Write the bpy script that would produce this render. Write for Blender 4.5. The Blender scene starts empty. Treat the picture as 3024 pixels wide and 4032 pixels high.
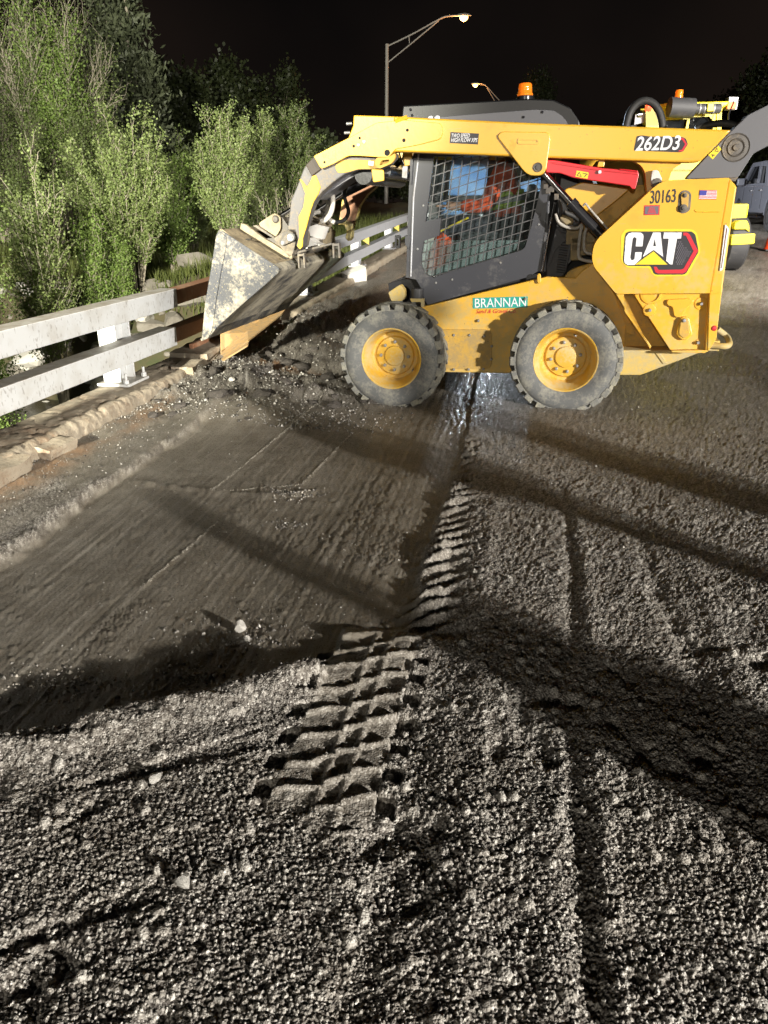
import bpy, bmesh, math, random
import numpy as np
from mathutils import Vector, Matrix, geometry

R = math.radians
scene = bpy.context.scene
COL = scene.collection
random.seed(7)

# ------------------------------------------------------------------ camera
CAM_H = 1.41
PITCH = R(21.9)
FPX = 3028.0
cam_data = bpy.data.cameras.new("camera")
cam_data.sensor_fit = 'VERTICAL'
cam_data.sensor_height = 36.0
cam_data.lens = 36.0 * FPX / 4032.0
cam_data.clip_start = 0.05
cam_data.clip_end = 2000
cam = bpy.data.objects.new("camera", cam_data)
COL.objects.link(cam)
cam.location = (0, 0, CAM_H)
cam.rotation_euler = (math.pi / 2 - PITCH, 0, 0)
scene.camera = cam

# ------------------------------------------------------------------ night sky, work lights, exposure
world = bpy.data.worlds.new("World")
scene.world = world
world.use_nodes = True
bg = world.node_tree.nodes["Background"]
# night sky: almost black overhead, a faint brownish glow of the town low down and thin smoke over the site
wt = world.node_tree
def wn(kind, **kw):
    n = wt.nodes.new(kind)
    for k, v in kw.items(): n.inputs[k].default_value = v
    return n
w_co = wn('ShaderNodeTexCoord'); w_sep = wn('ShaderNodeSeparateXYZ'); wt.links.new(w_co.outputs['Generated'], w_sep.inputs[0])
w_el = wn('ShaderNodeMapRange'); w_el.inputs[1].default_value = .0; w_el.inputs[2].default_value = .42; w_el.inputs[3].default_value = 1; w_el.inputs[4].default_value = 0
wt.links.new(w_sep.outputs[2], w_el.inputs[0])
w_no = wn('ShaderNodeTexNoise', Scale=3.2, Detail=3.0); wt.links.new(w_co.outputs['Generated'], w_no.inputs[0])
w_nr = wn('ShaderNodeMapRange'); w_nr.inputs[1].default_value = .35; w_nr.inputs[2].default_value = .68; w_nr.inputs[3].default_value = .25; w_nr.inputs[4].default_value = 1.3
wt.links.new(w_no.outputs[0], w_nr.inputs[0])
w_mu = wn('ShaderNodeMath'); w_mu.operation = 'MULTIPLY'; wt.links.new(w_el.outputs[0], w_mu.inputs[0]); wt.links.new(w_nr.outputs[0], w_mu.inputs[1])
w_mx = wn('ShaderNodeMix'); w_mx.data_type = 'RGBA'; wt.links.new(w_mu.outputs[0], w_mx.inputs[0])
w_mx.inputs[6].default_value = (.30, .32, .36, 1); w_mx.inputs[7].default_value = (2.0, 1.35, 1.05, 1)
wt.links.new(w_mx.outputs[2], bg.inputs[0])
bg.inputs[1].default_value = 0.0055

def lamp(name, loc, watts, color, size, spot=None, aim=None):
    ld = bpy.data.lights.new(name, 'SPOT' if spot else 'POINT')
    ld.energy = watts
    ld.color = color
    ld.shadow_soft_size = size
    o = bpy.data.objects.new(name, ld)
    COL.objects.link(o)
    o.location = loc
    if spot:
        ld.spot_size = R(spot)
        ld.spot_blend = 0.6
        o.rotation_euler = (Vector(aim) - Vector(loc)).to_track_quat('-Z', 'Y').to_euler()
    return o

# tower lights standing off to the right behind the photographer
lamp("unseen_light", (11.0, -8.8, 3.4), 19500, (1.0, 0.95, 0.87), 0.13)
lamp("unseen_light", (11.35, -8.5, 3.55), 5500, (1.0, 0.95, 0.87), 0.13)
# the tower behind the photographer on the left, plus a spot added to brighten the shrubs
lamp("unseen_light", (-3.4, -11.8, 3.3), 2300, (1.0, 0.93, 0.80), 0.2)
lamp("unseen_light", (-5.0, -12.0, 4.6), 82000, (1.0, 0.96, 0.80), 0.3, 34, (-4.6, 16, 2.2))  # extra spot with no known source, lifts the shrubs
# unseen spots added to brighten the haul road and the pickup
lamp("unseen_light", (9.5, 9.0, 4.5), 5200, (1.0, 0.94, 0.86), 0.2, 95, (7.0, 14, .0))
lamp("unseen_light", (2.7, 21.8, 3.3), 5200, (0.95, 0.97, 1.0), 0.2, 60, (11.2, 25.5, .8))  # added fill for the side of the pickup
# headlamp of a vehicle standing behind the loader, shining under it along the wet strip
lamp("vehicle_headlight", (3.0, 19.5, 1.0), 420, (0.80, 0.90, 1.0), 0.09, 12, (1.0, 6.0, 0.05))
# bluish tower beyond the loader, hidden by it
lamp("unseen_light", (2.35, 21.5, 3.2), 17000, (0.72, 0.86, 1.0), 0.2, 9, (1.35, 6.8, 1.75))

scene.view_settings.view_transform = 'Standard'
scene.view_settings.look = 'None'
scene.view_settings.exposure = 0
scene.view_settings.gamma = 1
scene.view_settings.use_curve_mapping = False
scene.cycles.max_bounces = 6
scene.cycles.transparent_max_bounces = 12

# ------------------------------------------------------------------ geometry helpers
def ray(px, py):
    x = (px - 1512) / FPX
    up = (2016 - py) / FPX
    return Vector((x, math.cos(PITCH) + up * math.sin(PITCH), -math.sin(PITCH) + up * math.cos(PITCH)))

K16 = 0.5486
def S(x, y):
    return x / K16, y / K16

CAMP = Vector((0, 0, CAM_H))
def at_y(px, py, y):            # point of the place at depth y seen at (px,py)
    d = ray(px, py)
    return CAMP + d * (y / d.y)

# road frame: s along the road, t across it
RD = R(10.0)
def st2xy(s, t):
    return s * math.sin(RD) + t * math.cos(RD), s * math.cos(RD) - t * math.sin(RD)
def xy2st(x, y):
    return x * math.sin(RD) + y * math.cos(RD), x * math.cos(RD) - y * math.sin(RD)

# loader frame: X to the rear, Y across to its far side, Z up
th, pn = R(12.5), R(1.9)
LV = Vector((math.sin(th), math.cos(th), 0))
LU = Vector((-math.cos(th) * math.cos(pn), math.sin(th) * math.cos(pn), -math.sin(pn)))
LX = -LU
LZ = LX.cross(LV)
LO = CAMP + ray(2226.7, 1420.5) * 5.545 - LZ * 0.405
LM = Matrix(((LX.x, LV.x, LZ.x, LO.x), (LX.y, LV.y, LZ.y, LO.y), (LX.z, LV.z, LZ.z, LO.z), (0, 0, 0, 1)))

REG = {'a': (0, 0, 1 / K16), 'r1': (1300, 1150, .3617), 'r2': (1950, 1150, .3617), 'r3': (1050, 400, .3617),
       'r4': (750, 800, .4219), 'r5': (1550, 600, .3617), 'r6': (2100, 600, .3014), 'r7': (2400, 1100, .3761),
       'r8': (2400, 330, .3761), 'r9': (2100, 350, .557), 'rq': (1500, 350, .6028), 'rb': (1200, 1000, .6028)}
def on(reg, v, x, y):
    """outline point of the loader on its own lengthwise plane v -> (X, Z)"""
    x0, y0, k = REG[reg]
    d = ray(x0 + x * k, y0 + y * k)
    q = ((LO + LV * v - CAMP).dot(LV)) / d.dot(LV)
    p = CAMP + d * q - LO
    return (p.dot(LX), p.dot(LZ))
def pl(reg, v, pts):
    return [on(reg, v, x, y) for x, y in pts]
def p3(reg, v, x, y):
    a = on(reg, v, x, y)
    return Vector((a[0], v, a[1]))

def tag(o, label=None, cat=None, group=None, kind=None):
    if label: o['label'] = label
    if cat: o['category'] = cat
    if group: o['group'] = group
    if kind: o['kind'] = kind
    return o

def link(name, me, m=None, parent=None):
    o = bpy.data.objects.new(name, me)
    COL.objects.link(o)
    if m is not None and not me.materials:
        me.materials.append(m)
    if parent is not None:
        o.parent = parent
    return o

def empty(name, loc=(0, 0, 0), rz=0.0, parent=None):
    o = bpy.data.objects.new(name, None)
    COL.objects.link(o)
    o.location = loc
    o.rotation_euler = (0, 0, rz)
    o.empty_display_size = 0.2
    if parent is not None:
        o.parent = parent
    return o

def finish(name, bm, m=None, parent=None, smooth=False, bevel=0, autosmooth=None):
    me = bpy.data.meshes.new(name)
    bmesh.ops.recalc_face_normals(bm, faces=bm.faces[:])
    bm.to_mesh(me)
    bm.free()
    if smooth:
        me.polygons.foreach_set('use_smooth', [True] * len(me.polygons))
    o = link(name, me, m, parent)
    if bevel:
        b = o.modifiers.new('bevel', 'BEVEL')
        b.width = bevel
        b.segments = 2
        b.limit_method = 'ANGLE'
        b.angle_limit = R(35)
    if autosmooth:
        me.polygons.foreach_set('use_smooth', [True] * len(me.polygons))
        e = me.edges
        bm2 = bmesh.new(); bm2.from_mesh(me)
        for ed in bm2.edges:
            if len(ed.link_faces) == 2 and ed.calc_face_angle(0) > R(autosmooth):
                ed.smooth = False
        bm2.to_mesh(me); bm2.free()
    return o

def rounded(pts, r, n=4):
    """fillet every corner of a polygon"""
    out = []
    N = len(pts)
    for i in range(N):
        p = Vector(pts[i]); a = Vector(pts[i - 1]) - p; b = Vector(pts[(i + 1) % N]) - p
        la, lb = a.length, b.length
        rr = r[i] if isinstance(r, (list, tuple)) else r
        d = min(rr, la * .45, lb * .45)
        if d < 1e-4:
            out.append(tuple(p)); continue
        s, e = p + a / la * d, p + b / lb * d
        for k in range(n + 1):
            t = k / n
            q = s * (1 - t) ** 2 + p * 2 * t * (1 - t) + e * t * t
            out.append((q.x, q.y))
    return out

def bm_plate(bm, pts, y0, y1, holes=None):
    """polygon in the XZ plane given thickness along Y"""
    if holes:
        loops = [[Vector((x, z, 0)) for x, z in pts]] + [[Vector((x, z, 0)) for x, z in h] for h in holes]
        tris = geometry.tessellate_polygon(loops)
        flat = [p for l in loops for p in l]
        A = [bm.verts.new((p.x, y0, p.y)) for p in flat]
        B = [bm.verts.new((p.x, y1, p.y)) for p in flat]
        for t in tris:
            try:
                bm.faces.new([A[i] for i in t]); bm.faces.new([B[i] for i in reversed(t)])
            except ValueError:
                pass
        k = 0
        for l in loops:
            n = len(l)
            for i in range(n):
                j = (i + 1) % n
                bm.faces.new([A[k + i], A[k + j], B[k + j], B[k + i]])
            k += n
    else:
        A = [bm.verts.new((x, y0, z)) for x, z in pts]
        B = [bm.verts.new((x, y1, z)) for x, z in pts]
        n = len(pts)
        bm.faces.new(A); bm.faces.new(list(reversed(B)))
        for i in range(n):
            j = (i + 1) % n
            bm.faces.new([A[i], A[j], B[j], B[i]])

def plate(name, pts, y0, y1, m, parent=None, holes=None, bevel=0.004):
    bm = bmesh.new()
    bm_plate(bm, pts, y0, y1, holes)
    return finish(name, bm, m, parent, bevel=0 if holes else bevel)

def bm_box(bm, lo, hi, mat=None):
    c = [(x, y, z) for x in (lo[0], hi[0]) for y in (lo[1], hi[1]) for z in (lo[2], hi[2])]
    v = [bm.verts.new(mat @ Vector(p) if mat else p) for p in c]
    for f in ((0, 1, 3, 2), (4, 6, 7, 5), (0, 4, 5, 1), (2, 3, 7, 6), (0, 2, 6, 4), (1, 5, 7, 3)):
        bm.faces.new([v[i] for i in f])
    return v

def box(name, lo, hi, m, parent=None, bevel=0.004):
    bm = bmesh.new(); bm_box(bm, lo, hi)
    return finish(name, bm, m, parent, bevel=bevel)

def bm_tube(bm, pts, r, n=10, cap=True):
    pts = [Vector(p) for p in pts]
    N = len(pts)
    rs = r if isinstance(r, (list, tuple)) else [r] * N
    T = []
    for i in range(N):
        d = (pts[min(i + 1, N - 1)] - pts[max(i - 1, 0)])
        T.append(d.normalized() if d.length > 1e-9 else Vector((0, 0, 1)))
    up = Vector((0, 0, 1)) if abs(T[0].z) < .9 else Vector((1, 0, 0))
    u = T[0].cross(up).normalized()
    rings = []
    for i in range(N):
        u = (u - T[i] * u.dot(T[i])).normalized()
        w = T[i].cross(u)
        rings.append([bm.verts.new(pts[i] + (u * math.cos(a) + w * math.sin(a)) * rs[i]) for a in [2 * math.pi * k / n for k in range(n)]])
    for i in range(N - 1):
        for k in range(n):
            bm.faces.new([rings[i][k], rings[i][(k + 1) % n], rings[i + 1][(k + 1) % n], rings[i + 1][k]])
    if cap:
        bm.faces.new(list(reversed(rings[0]))); bm.faces.new(rings[-1])

def tube(name, pts, r, m, parent=None, n=10):
    bm = bmesh.new(); bm_tube(bm, pts, r, n)
    return finish(name, bm, m, parent, autosmooth=50)

def spline(pts, n=8):
    P = [Vector(p) for p in pts]
    P = [P[0] * 2 - P[1]] + P + [P[-1] * 2 - P[-2]]
    out = []
    for i in range(1, len(P) - 2):
        for k in range(n):
            t = k / n
            out.append(0.5 * ((2 * P[i]) + (P[i + 1] - P[i - 1]) * t + (2 * P[i - 1] - 5 * P[i] + 4 * P[i + 1] - P[i + 2]) * t * t + (3 * P[i] - P[i - 1] - 3 * P[i + 1] + P[i + 2]) * t ** 3))
    out.append(P[-2])
    return out

def bm_lathe(bm, prof, n=48, axis='Y', c=(0, 0, 0)):
    rings = []
    for r, h in prof:
        ring = []
        for k in range(n):
            a = 2 * math.pi * k / n
            if axis == 'Y': p = (r * math.cos(a) + c[0], h + c[1], r * math.sin(a) + c[2])
            else: p = (r * math.cos(a) + c[0], r * math.sin(a) + c[1], h + c[2])
            ring.append(bm.verts.new(p))
        rings.append(ring)
    for i in range(len(rings) - 1):
        for k in range(n):
            bm.faces.new([rings[i][k], rings[i][(k + 1) % n], rings[i + 1][(k + 1) % n], rings[i + 1][k]])
    return rings

def lathe(name, prof, m, parent=None, n=48, axis='Y', c=(0, 0, 0), caps=(False, False), ang=40):
    bm = bmesh.new()
    rings = bm_lathe(bm, prof, n, axis, c)
    if caps[0]: bm.faces.new(rings[0])
    if caps[1]: bm.faces.new(rings[-1])
    return finish(name, bm, m, parent, autosmooth=ang)

def raw_mesh(name, verts, faces, m=None, parent=None, smooth=False):
    """fast mesh from numpy: verts (N,3), faces (M,3 or 4)"""
    me = bpy.data.meshes.new(name)
    verts = np.asarray(verts, dtype=np.float32); faces = np.asarray(faces, dtype=np.int32)
    k = faces.shape[1]
    me.vertices.add(len(verts)); me.vertices.foreach_set('co', verts.ravel())
    me.loops.add(faces.size); me.loops.foreach_set('vertex_index', faces.ravel())
    me.polygons.add(len(faces)); me.polygons.foreach_set('loop_start', np.arange(len(faces), dtype=np.int32) * k)
    if smooth:
        me.polygons.foreach_set('use_smooth', np.ones(len(faces), dtype=bool))
    me.update(calc_edges=True)
    return link(name, me, m, parent)

# ------------------------------------------------------------------ noise in numpy
def _hash(i, j, seed):
    h = (i.astype(np.int64) * 374761393 + j.astype(np.int64) * 668265263 + seed * 974634777) & 0xFFFFFFFF
    h = ((h ^ (h >> 13)) * 1274126177) & 0xFFFFFFFF
    h = h ^ (h >> 16)
    return (h & 0xFFFFFF) / float(0xFFFFFF)
def vnoise(x, y, seed=0):
    i, j = np.floor(x), np.floor(y)
    fx, fy = x - i, y - j
    fx = fx * fx * (3 - 2 * fx); fy = fy * fy * (3 - 2 * fy)
    i = i.astype(np.int64); j = j.astype(np.int64)
    a, b, c, d = _hash(i, j, seed), _hash(i + 1, j, seed), _hash(i, j + 1, seed), _hash(i + 1, j + 1, seed)
    return (a * (1 - fx) + b * fx) * (1 - fy) + (c * (1 - fx) + d * fx) * fy * 1.0
def fbm(x, y, seed=0, o=4):
    t = 0; a = .5; s = 0
    for k in range(o):
        t = t + a * vnoise(x, y, seed + k); s += a
        x, y = x * 2.03 + 11.3, y * 2.03 + 7.1; a *= .5
    return t / s
def worley(x, y, seed=0):
    i, j = np.floor(x).astype(np.int64), np.floor(y).astype(np.int64)
    best = np.full(x.shape, 9.0); bid = np.zeros(x.shape)
    for a in (-1, 0, 1):
        for b in (-1, 0, 1):
            ci, cj = i + a, j + b
            px = ci + .1 + .8 * _hash(ci, cj, seed); py = cj + .1 + .8 * _hash(ci, cj, seed + 31)
            d = (x - px) ** 2 + (y - py) ** 2
            w = d < best
            best = np.where(w, d, best); bid = np.where(w, _hash(ci, cj, seed + 77), bid)
    return np.sqrt(best), bid
def chips(x, y, seed, keep, r0=.42, r1=.62):
    """angular chips: flat topped, each tilted its own way; height 0..~1.3 and the chip's own random number"""
    i, j = np.floor(x).astype(np.int64), np.floor(y).astype(np.int64)
    top = np.zeros(x.shape); bid = np.zeros(x.shape)
    for a in (-1, 0, 1):
        for b in (-1, 0, 1):
            ci, cj = i + a, j + b
            h1, h2, h3, h4 = _hash(ci, cj, seed), _hash(ci, cj, seed + 31), _hash(ci, cj, seed + 77), _hash(ci, cj, seed + 113)
            dx = x - (ci + .15 + .7 * h1); dy = y - (cj + .15 + .7 * h2)
            an = h4 * 3.14; ca, sa = np.cos(an), np.sin(an)
            u, w = dx * ca + dy * sa, -dx * sa + dy * ca
            r = r0 + (r1 - r0) * h3
            d = np.maximum(np.maximum(np.abs(u), np.abs(w) * (1.1 + .5 * h2)), (np.abs(u) + np.abs(w)) * .76) / r
            hh = np.clip((1 - d) * 2.6, 0, 1) * (.35 + .8 * h4) + (u * (h1 - .5) + w * (h2 - .5)) * 1.5 * (d < 1)
            hh = np.where(h3 > 1 - keep, hh, 0)
            m = hh > top
            top = np.where(m, hh, top); bid = np.where(m, h4, bid)
    return top, bid
def sstep(a, b, x):
    t = np.clip((x - a) / (b - a), 0, 1)
    return t * t * (3 - 2 * t)

# ------------------------------------------------------------------ materials
def srgb(r, g, b):
    def f(c):
        c /= 255.0
        return c / 12.92 if c <= .04045 else ((c + .055) / 1.055) ** 2.4
    return (f(r), f(g), f(b), 1)

class NT:
    def __init__(s, name):
        s.m = bpy.data.materials.new(name); s.m.use_nodes = True
        s.t = s.m.node_tree; s.n = s.t.nodes; s.p = s.n['Principled BSDF']; s.out = s.n['Material Output']
        s.co = s.n.new('ShaderNodeTexCoord').outputs['Object']
    def lk(s, a, b): s.t.links.new(a, b)
    def noise(s, scale, detail=4, rough=.55, vec=None, dist=0):
        n = s.n.new('ShaderNodeTexNoise'); n.inputs['Scale'].default_value = scale; n.inputs['Detail'].default_value = detail
        n.inputs['Roughness'].default_value = rough; n.inputs['Distortion'].default_value = dist
        s.lk(vec or s.co, n.inputs['Vector']); return n.outputs[0]
    def mapping(s, sc):
        n = s.n.new('ShaderNodeMapping'); n.inputs['Scale'].default_value = sc; s.lk(s.co, n.inputs['Vector']); return n.outputs[0]
    def voro(s, scale, feat='F1', out=0, vec=None):
        n = s.n.new('ShaderNodeTexVoronoi'); n.inputs['Scale'].default_value = scale; n.feature = feat
        s.lk(vec or s.co, n.inputs['Vector']); return n.outputs[out]
    def ramp(s, f, a, b, lo=0., hi=1.):
        n = s.n.new('ShaderNodeMapRange'); n.inputs[1].default_value = a; n.inputs[2].default_value = b
        n.inputs[3].default_value = lo; n.inputs[4].default_value = hi; s.lk(f, n.inputs[0]); return n.outputs[0]
    def mix(s, f, a, b):
        n = s.n.new('ShaderNodeMix'); n.data_type = 'RGBA'
        for k, v in ((0, f), (6, a), (7, b)):
            if isinstance(v, (int, float, tuple)): n.inputs[k].default_value = v
            else: s.lk(v, n.inputs[k])
        return n.outputs[2]
    def math(s, op, a, b=0.0):
        n = s.n.new('ShaderNodeMath'); n.operation = op
        for k, v in ((0, a), (1, b)):
            if isinstance(v, (int, float)): n.inputs[k].default_value = v
            else: s.lk(v, n.inputs[k])
        return n.outputs[0]
    def attr(s, name):
        n = s.n.new('ShaderNodeAttribute'); n.attribute_name = name; return n.outputs['Fac']
    def bump(s, h, strength=.4, dist=.01, normal=None):
        n = s.n.new('ShaderNodeBump'); n.inputs['Strength'].default_value = strength; n.inputs['Distance'].default_value = dist
        s.lk(h, n.inputs['Height'])
        if normal: s.lk(normal, n.inputs['Normal'])
        s.lk(n.outputs[0], s.p.inputs['Normal']); return n.outputs[0]
    def col(s, c): 
        if isinstance(c, tuple): s.p.inputs['Base Color'].default_value = c
        else: s.lk(c, s.p.inputs['Base Color'])
    def rough(s, c):
        if isinstance(c, (int, float)): s.p.inputs['Roughness'].default_value = c
        else: s.lk(c, s.p.inputs['Roughness'])

def weathered(name, base, dust, amt=.5, scale=3.0, rough=.4, metal=0, specks=.0, speck=(.02, .02, .02, 1), bumpy=.05, streak=False, splash=0, scratch=0):
    """a coat of BASE with patches of DUST; amt 0..1 how much of it is covered"""
    t = NT(name)
    vec = t.mapping((1, 1, .35)) if streak else t.co
    n1 = t.noise(scale, 6, .65, vec)
    n2 = t.noise(scale * 9, 4, .7)
    f = t.math('ADD', t.math('MULTIPLY', n1, .65), t.math('MULTIPLY', n2, .35))
    if splash:       # mud thrown up from the wheels settles low on the body
        sx = t.n.new('ShaderNodeSeparateXYZ'); t.lk(t.co, sx.inputs[0])
        f = t.math('ADD', f, t.ramp(sx.outputs[2], .35, 1.25, splash, 0))
    fac = t.ramp(f, .68 - .36 * amt, .80 - .30 * amt)
    c = t.mix(t.math('MULTIPLY', fac, .85), base, dust)
    if scratch:
        ms = t.n.new('ShaderNodeMapping'); ms.inputs['Scale'].default_value = (6, 6, 90); ms.inputs['Rotation'].default_value = (0, .5, 0); t.lk(t.co, ms.inputs['Vector'])
        c = t.mix(t.ramp(t.noise(1, 2, .5, ms.outputs[0]), .70, .74, 0, scratch), c, dust)
        c = t.mix(t.ramp(t.noise(1.6, 5, .7), .55, .75, 0, scratch), c, (base[0] * .55, base[1] * .5, base[2] * .8 + .01, 1))
    if specks:
        sp = t.ramp(t.noise(scale * 22, 3, .6), .76 - specks * .2, .80 - specks * .2)
        c = t.mix(sp, c, speck)
    t.col(c)
    t.rough(t.ramp(fac, 0, 1, rough, min(.95, rough + .4)))
    t.p.inputs['Metallic'].default_value = metal
    if bumpy: t.bump(n2, bumpy * 4, .002)
    return t.m

DUST = (.40, .33, .20, 1)
MUD = (.10, .075, .05, 1)
YEL = (.72, .405, .036, 1)
M = {}
M['yellow'] = weathered('paint_yellow', YEL, (.52, .38, .14, 1), .30, 2.6, .33, specks=.32, speck=(.20, .13, .05, 1), splash=.20, scratch=.5)
M['yellow_dirty'] = weathered('paint_yellow_dusty', (.60, .35, .04, 1), (.34, .25, .12, 1), .6, 3.5, .5, specks=.4, splash=.06, scratch=.5, speck=(.10, .07, .04, 1))
M['yellow_mud'] = weathered('paint_yellow_muddy', (.58, .40, .08, 1), (.42, .36, .22, 1), .8, 5.0, .6, specks=.4, speck=(.12, .09, .06, 1))
M['yellow_worn'] = weathered('paint_yellow_worn_through', (.70, .42, .02, 1), (.20, .15, .09, 1), .55, 14, .5, specks=.6, speck=(.06, .05, .05, 1))
M['arm_dark'] = weathered('scuffed_dark_arm', (.10, .095, .095, 1), (.26, .21, .14, 1), .5, 6, .5, specks=.3, speck=(.3, .2, .06, 1))
M['olive'] = weathered('dusty_engine_cover', (.30, .23, .11, 1), (.22, .18, .12, 1), .6, 4, .7)
M['grey_link'] = weathered('grey_paint', (.115, .115, .125, 1), (.19, .17, .14, 1), .3, 4, .45)
M['black'] = weathered('black_paint', (.018, .018, .021, 1), (.08, .075, .07, 1), .2, 5, .25)
M['door'] = weathered('charcoal_paint', (.040, .042, .052, 1), (.15, .145, .14, 1), .36, 4, .42, specks=.2, speck=(.25, .24, .22, 1))
M['plastic'] = weathered('black_plastic', (.05, .05, .053, 1), (.13, .12, .11, 1), .35, 6, .6)
M['mesh_bar'] = weathered('mesh_bar', (.09, .09, .095, 1), (.2, .19, .18, 1), .4, 6, .35, metal=.3)
M['nose'] = weathered('shadow_gap_brown', (.035, .025, .018, 1), (.08, .055, .035, 1), .4, 8, .6)  # shade of the arm nose gap put into the colour
M['gloss_black'] = weathered('gloss_black', (.006, .006, .007, 1), (.035, .033, .03, 1), .25, 4, .42)
M['void'] = weathered('deep_black', (.008, .008, .008, 1), (.02, .018, .015, 1), .4, 4, .8)
M['steel'] = weathered('bucket_steel', (.046, .048, .055, 1), (.46, .41, .31, 1), .57, 4.5, .5, specks=.55, speck=(.55, .45, .22, 1), bumpy=.25)
M['steel_dusty'] = weathered('bucket_steel_dusty', (.16, .13, .09, 1), (.42, .34, .21, 1), .7, 4, .65, bumpy=.2, specks=.3, speck=(.06, .05, .04, 1))
M['steel_floor'] = weathered('bucket_floor', (.05, .052, .06, 1), (.50, .45, .34, 1), .80, 3.0, .5, specks=.4, speck=(.05, .045, .04, 1), bumpy=.25)
M['iron'] = weathered('dirty_iron', (.10, .09, .08, 1), (.28, .23, .16, 1), .55, 8, .6)
M['chrome'] = weathered('chrome', (.75, .75, .78, 1), (.5, .48, .45, 1), .1, 5, .12, metal=1)
M['white_dirty'] = weathered('white_dirty_sleeve', (.62, .60, .56, 1), (.30, .26, .20, 1), .35, 5, .6)
M['hose_grey'] = weathered('dusty_hose', (.42, .40, .36, 1), (.22, .19, .15, 1), .4, 8, .7)
M['hose'] = weathered('rubber_hose', (.035, .035, .035, 1), (.16, .14, .12, 1), .35, 8, .6)
M['red'] = weathered('paint_red', (.62, .018, .028, 1), (.45, .06, .05, 1), .25, 4, .35)
M['rubber'] = weathered('tyre_sidewall', (.115, .118, .118, 1), (.29, .28, .235, 1), .60, 7, .75, specks=.25, speck=(.35, .31, .22, 1), bumpy=.12)
M['tread'] = weathered('tyre_tread_dust', (.16, .16, .15, 1), (.36, .34, .26, 1), .66, 9, .85, bumpy=.2)
M['tread_dark'] = weathered('tyre_groove', (.022, .02, .019, 1), (.06, .05, .04, 1), .45, 9, .8, bumpy=.2)
M['rim'] = weathered('rim_yellow_dusty', (.62, .37, .04, 1), (.55, .46, .26, 1), .62, 6, .5)
M['bolt'] = weathered('bolt_steel', (.30, .30, .30, 1), (.3, .25, .16, 1), .4, 20, .45, metal=.4)
M['white'] = weathered('decal_white', (.78, .78, .80, 1), (.6, .6, .58, 1), .2, 8, .4, bumpy=0)
M['decal_black'] = weathered('decal_black', (.030, .028, .034, 1), (.08, .07, .07, 1), .2, 8, .4, bumpy=0)
M['decal_grey'] = weathered('decal_grey', (.13, .12, .15, 1), (.18, .17, .18, 1), .3, 8, .4, bumpy=0)
M['decal_red'] = weathered('decal_red', (.58, .02, .035, 1), (.4, .05, .05, 1), .2, 8, .4, bumpy=0)
M['decal_blue'] = weathered('decal_blue', (.045, .045, .30, 1), (.1, .1, .3, 1), .2, 8, .4, bumpy=0)
M['decal_teal'] = weathered('decal_teal', (.02, .33, .27, 1), (.08, .3, .24, 1), .2, 8, .4, bumpy=0)
M['decal_yellow'] = weathered('decal_yellow', (.80, .60, .03, 1), (.6, .5, .1, 1), .2, 8, .4, bumpy=0)
M['galv'] = weathered('galvanised_rail', (.44, .45, .48, 1), (.36, .33, .29, 1), .35, 6, .5)
M['rust'] = weathered('rusty_steel', (.27, .13, .07, 1), (.38, .25, .16, 1), .5, 5, .7, bumpy=.15)
M['rust_yellow'] = weathered('rusty_yellow_steel', (.60, .38, .16, 1), (.36, .28, .18, 1), .62, 16, .6, bumpy=.1, specks=.2, speck=(.2, .1, .04, 1))
M['concrete'] = weathered('concrete', (.34, .29, .22, 1), (.20, .135, .085, 1), .52, 3.2, .85, specks=.5, speck=(.07, .05, .04, 1), bumpy=.9)
M['rock'] = weathered('rock', (.22, .20, .17, 1), (.12, .10, .08, 1), .5, 2.5, .9, bumpy=.4)
M['rock_pale'] = weathered('pale_stone', (.50, .48, .44, 1), (.32, .29, .25, 1), .4, 20, .8, bumpy=.3)
M['asphalt'] = weathered('broken_asphalt', (.055, .048, .042, 1), (.12, .10, .085, 1), .5, 9, .8, specks=.4, speck=(.3, .28, .25, 1), bumpy=.5)
M['skin'] = weathered('skin', (.45, .25, .17, 1), (.38, .2, .14, 1), .3, 8, .55, bumpy=0)
M['hivis'] = weathered('hi_vis_orange', (.85, .10, .018, 1), (.6, .08, .03, 1), .25, 6, .8, bumpy=.1)
M['lime'] = weathered('hi_vis_lime', (.55, .85, .04, 1), (.5, .7, .1, 1), .2, 6, .7, bumpy=0)
M['silver'] = weathered('reflective_silver', (.6, .62, .62, 1), (.5, .5, .5, 1), .2, 6, .35, bumpy=0)
M['navy'] = weathered('dark_trousers', (.03, .032, .045, 1), (.07, .065, .06, 1), .3, 6, .85, bumpy=0)
M['seat'] = weathered('seat_vinyl', (.05, .055, .06, 1), (.10, .10, .10, 1), .3, 5, .5)
M['blue_glare_panel'] = weathered('blue_glare_base', (.30, .46, .62, 1), (.50, .62, .70, 1), .5, 5, .35, bumpy=.1)
M['teal_panel'] = weathered('teal_grey_panel', (.17, .23, .225, 1), (.24, .29, .28, 1), .5, 5, .5)
M['truck_paint'] = weathered('grey_truck_paint', (.22, .23, .27, 1), (.17, .17, .19, 1), .2, 3, .25, metal=.3)
M['dark_glass'] = weathered('dark_glass', (.008, .009, .010, 1), (.02, .02, .02, 1), .2, 3, .05, bumpy=0)
M['machine_yellow'] = weathered('lemon_machine_paint', (.72, .60, .02, 1), (.45, .36, .08, 1), .3, 3, .4)
M['cone'] = weathered('cone_orange', (.80, .07, .015, 1), (.5, .08, .04, 1), .2, 6, .5)
M['pole'] = weathered('lamp_pole_paint', (.33, .31, .28, 1), (.25, .23, .2, 1), .3, 2, .5)

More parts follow.
